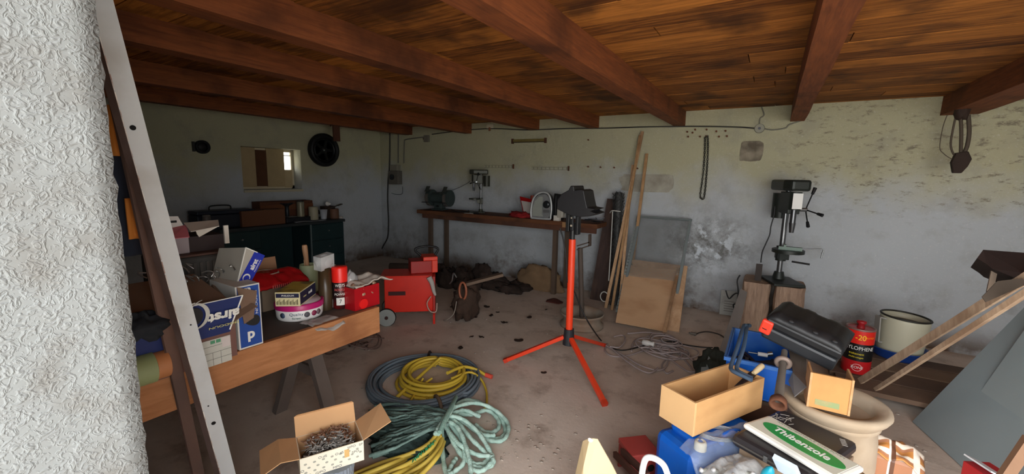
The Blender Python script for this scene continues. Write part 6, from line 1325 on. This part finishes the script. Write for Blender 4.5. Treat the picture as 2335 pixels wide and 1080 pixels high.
c_ = at(1935,1075,2,.34); mb = MB(); mb.sheet(lambda u,v: (c_.x-.06+.14*u, c_.y-.08+.16*v, .33+.03*math.sin(u*5)+.03*noise.noise(Vector((u*4,v*4,3)))),14,14,.003); world('brown_paper', mb, mat('8f7456',.85,0,.15,9), 'crumpled brown paper between the white lid and the striped bag', 'paper')
mb = MB(); mb.blob((c_.x,c_.y,.16),(.06,.07,.15),5,.15,n=14); world('paper_sack', mb, mat('7d6549',.9,0,.15), 'brown paper sack standing below the crumpled paper at the bottom edge', 'sack')
# brackets and dark heap left of the crate
p = fl(1625,832,.0)
t = thing('dark_rags','dark greenish heap of rags and ironwork left of the blue crate','rags',(-.28,2.9,0)); q0 = at(1630,812,2,.25); t.location = (q0.x,q0.y,0)
obj('heap', MB().blob((0,0,.13),(.13,.14,.15),12,.2,n=20,flat=-.13), mat('2b2f28',.9,0,.3,12,bump=.5), t)
for (x,y,s_,lab) in ((1617,838,1,'pale star shaped metal bracket before the dark rags'),(1652,822,.9,'larger pointed metal bracket behind the wooden crate corner')):
    c_ = at(x,y,2,.2); mb = MB(); k = .055*s_; mb.prism([(-k*1.1,-k),(k*1.1,-k),(k*.9,0),(k*.4,k*.1),(k*.25,k*1.1),(.0,k*1.5),(-k*.2,k*.9),(-k*.35,k*.1),(-k,0)],.003,fr((0,0,0),(1,.3,0),(-.1,.5,1)))
    solo('metal_bracket', mb, mat('7f8584',.5,.5,.15), lab, 'bracket', c_, (0,0,.1*s_))
# ------------------------------------------------------------------ right side: leaning sheets, laths, rusty sheet
f1 = fl(2080,960,.005); f2 = at(2216,1085,2,.005)
def sheetR(name, A, B, up, L, th, m, label):
    mb = MB(); mb.slab([A, B, B+up*L, A+up*L], th); return world(name, mb, m, label, 'sheet', bev=.001)
GB = mat('8b999c',.7,0,.08,3,'98a5a7',.55,.06); GB2 = mat('98a4a5',.7,0,.08,3,'889597',.6,.06)
e1 = at(2235,802,1,f1.y+.05); up1 = (e1-f1).normalized(); 
sheetR('grey_sheet', f1, Vector((f1.x+.34,f1.y-1.35,.005)), up1, 1.25, .012, GB, 'back one of two large blue grey sheets leaning at the right')
f3 = fl(2140,1008,.005)+Vector((.02,0,0)); up2 = (at(2345,738,1,f3.y+.12)-f3).normalized()
sheetR('grey_sheet', f3+Vector((-.0,-.0,.0)), Vector((f3.x+.3,f3.y-1.2,.005)), up2, 1.0, .014, GB2, 'front one of two large blue grey sheets leaning at the right')
mb = MB(); mb.bar(at(2275,1110,1,2.1), at(2350,1000,1,2.1), .03,.03); world('wooden_batten', mb, mat('8a6a52',.8,0,.15), 'short brown batten at the bottom right corner before the grey sheets', 'batten')
c_ = at(2262,1075,1,2.25); t = thing('red_carton','red carton with a white edge at the bottom right corner','box',(c_.x,c_.y,0),.5); hz = at(2240,1048,1,2.25).z
obj('body', MB().bx(-.06,.04,-.05,.05,0,hz-.03), mat('a01c22',.5), t, .003); obj('white_lid', MB().slab([(-.06,-.05,hz-.0),(.05,-.06,hz-.05),(.05,.05,hz-.05),(-.06,.05,hz)],.006), mat('c9ccd0',.5), t)
g = 'laths rising to the right edge'
A = at(1962,868,2,.30); B = away(2400,596,1.5); mb = MB(); mb.bar(A, B, .018,.036,(-.2,-.1,1)); LTH = plankmat('a18770','c9b094','806650',(7,7,.7))
world('wooden_lath', mb, LTH, 'upper one of two long laths rising from the terracotta pot to the right edge', 'lath', g, .001)
A = at(2000,886,2,.30); B = away(2400,628,1.42); mb = MB(); mb.bar(A, B, .034,.02,(-.3,-.2,1)); world('wooden_lath', mb, LTH, 'lower and narrower one of two long laths rising from the terracotta pot', 'lath', g, .001)
P = [away(x,y,d) for x,y,d in ((2228,588,1.72),(2242,569,1.74),(2335,577,1.7),(2420,582,1.66),(2420,600,1.56),(2335,622,1.6),(2312,632,1.62),(2262,612,1.68),(2250,602,1.7))]
t = thing('rusty_sheet','jagged dark rusty iron sheet resting on the laths at the right edge','iron sheet',P[6]); mb = MB(); 
# thick folded sheet seen from its edge
ctr = P[6]; vv = [p_-ctr for p_ in P]; bk_ = Vector((.06,.25,-.075)); n = len(vv)
mb.add(vv+[p_+bk_ for p_ in vv], [tuple(range(n)),tuple(reversed(range(n,2*n)))]+[(i,n+i,n+(i+1)%n,(i+1)%n) for i in range(n)])
obj('plate', mb, mat('1e0f0a',.9,0,.4,30), t)
A = at(2268,613,1,P[7].y+.05); B = at(2256,666,1,P[7].y+.05); t = thing('hanging_tool','short worn metal bar with a hooked end hanging below the rusty sheet','tool',A); q = B-A
obj('bar', MB().bar((0,0,.01),q,.018,.008,(0,-1,0)), mat('77685a',.6,.3,.3,30), t); obj('hook', MB().bar(q+Vector((-.004,0,.004)),q+Vector((.014,0,0)),.016,.018,(0,0,1)), mat('8b7a6c',.6,.3), t)
A = away(2300,660,1.62); t = thing('wood_wedge','small dark wedge caught between the two laths','wedge',A); obj('wedge', MB().prism([(-.07,-.035),(-.03,.03),(.03,.045),(.05,.03),(-.06,-.055)],.02,fr((0,0,0),(.9,-.2,.1),(0,.2,1))), mat('3a3026',.8), t)
# hook wires on the ceiling
mb = MB(); mb.tube(smoothpath([at(2215,200,2,ZC-.01),at(2235,204,2,ZC-.02),at(2258,205,2,ZC-.012)],5),.002,4); world('ceiling_wire', mb, mat('b5a48c',.6), 'thin pale wire end under the boards near the pulley beam', 'wire')
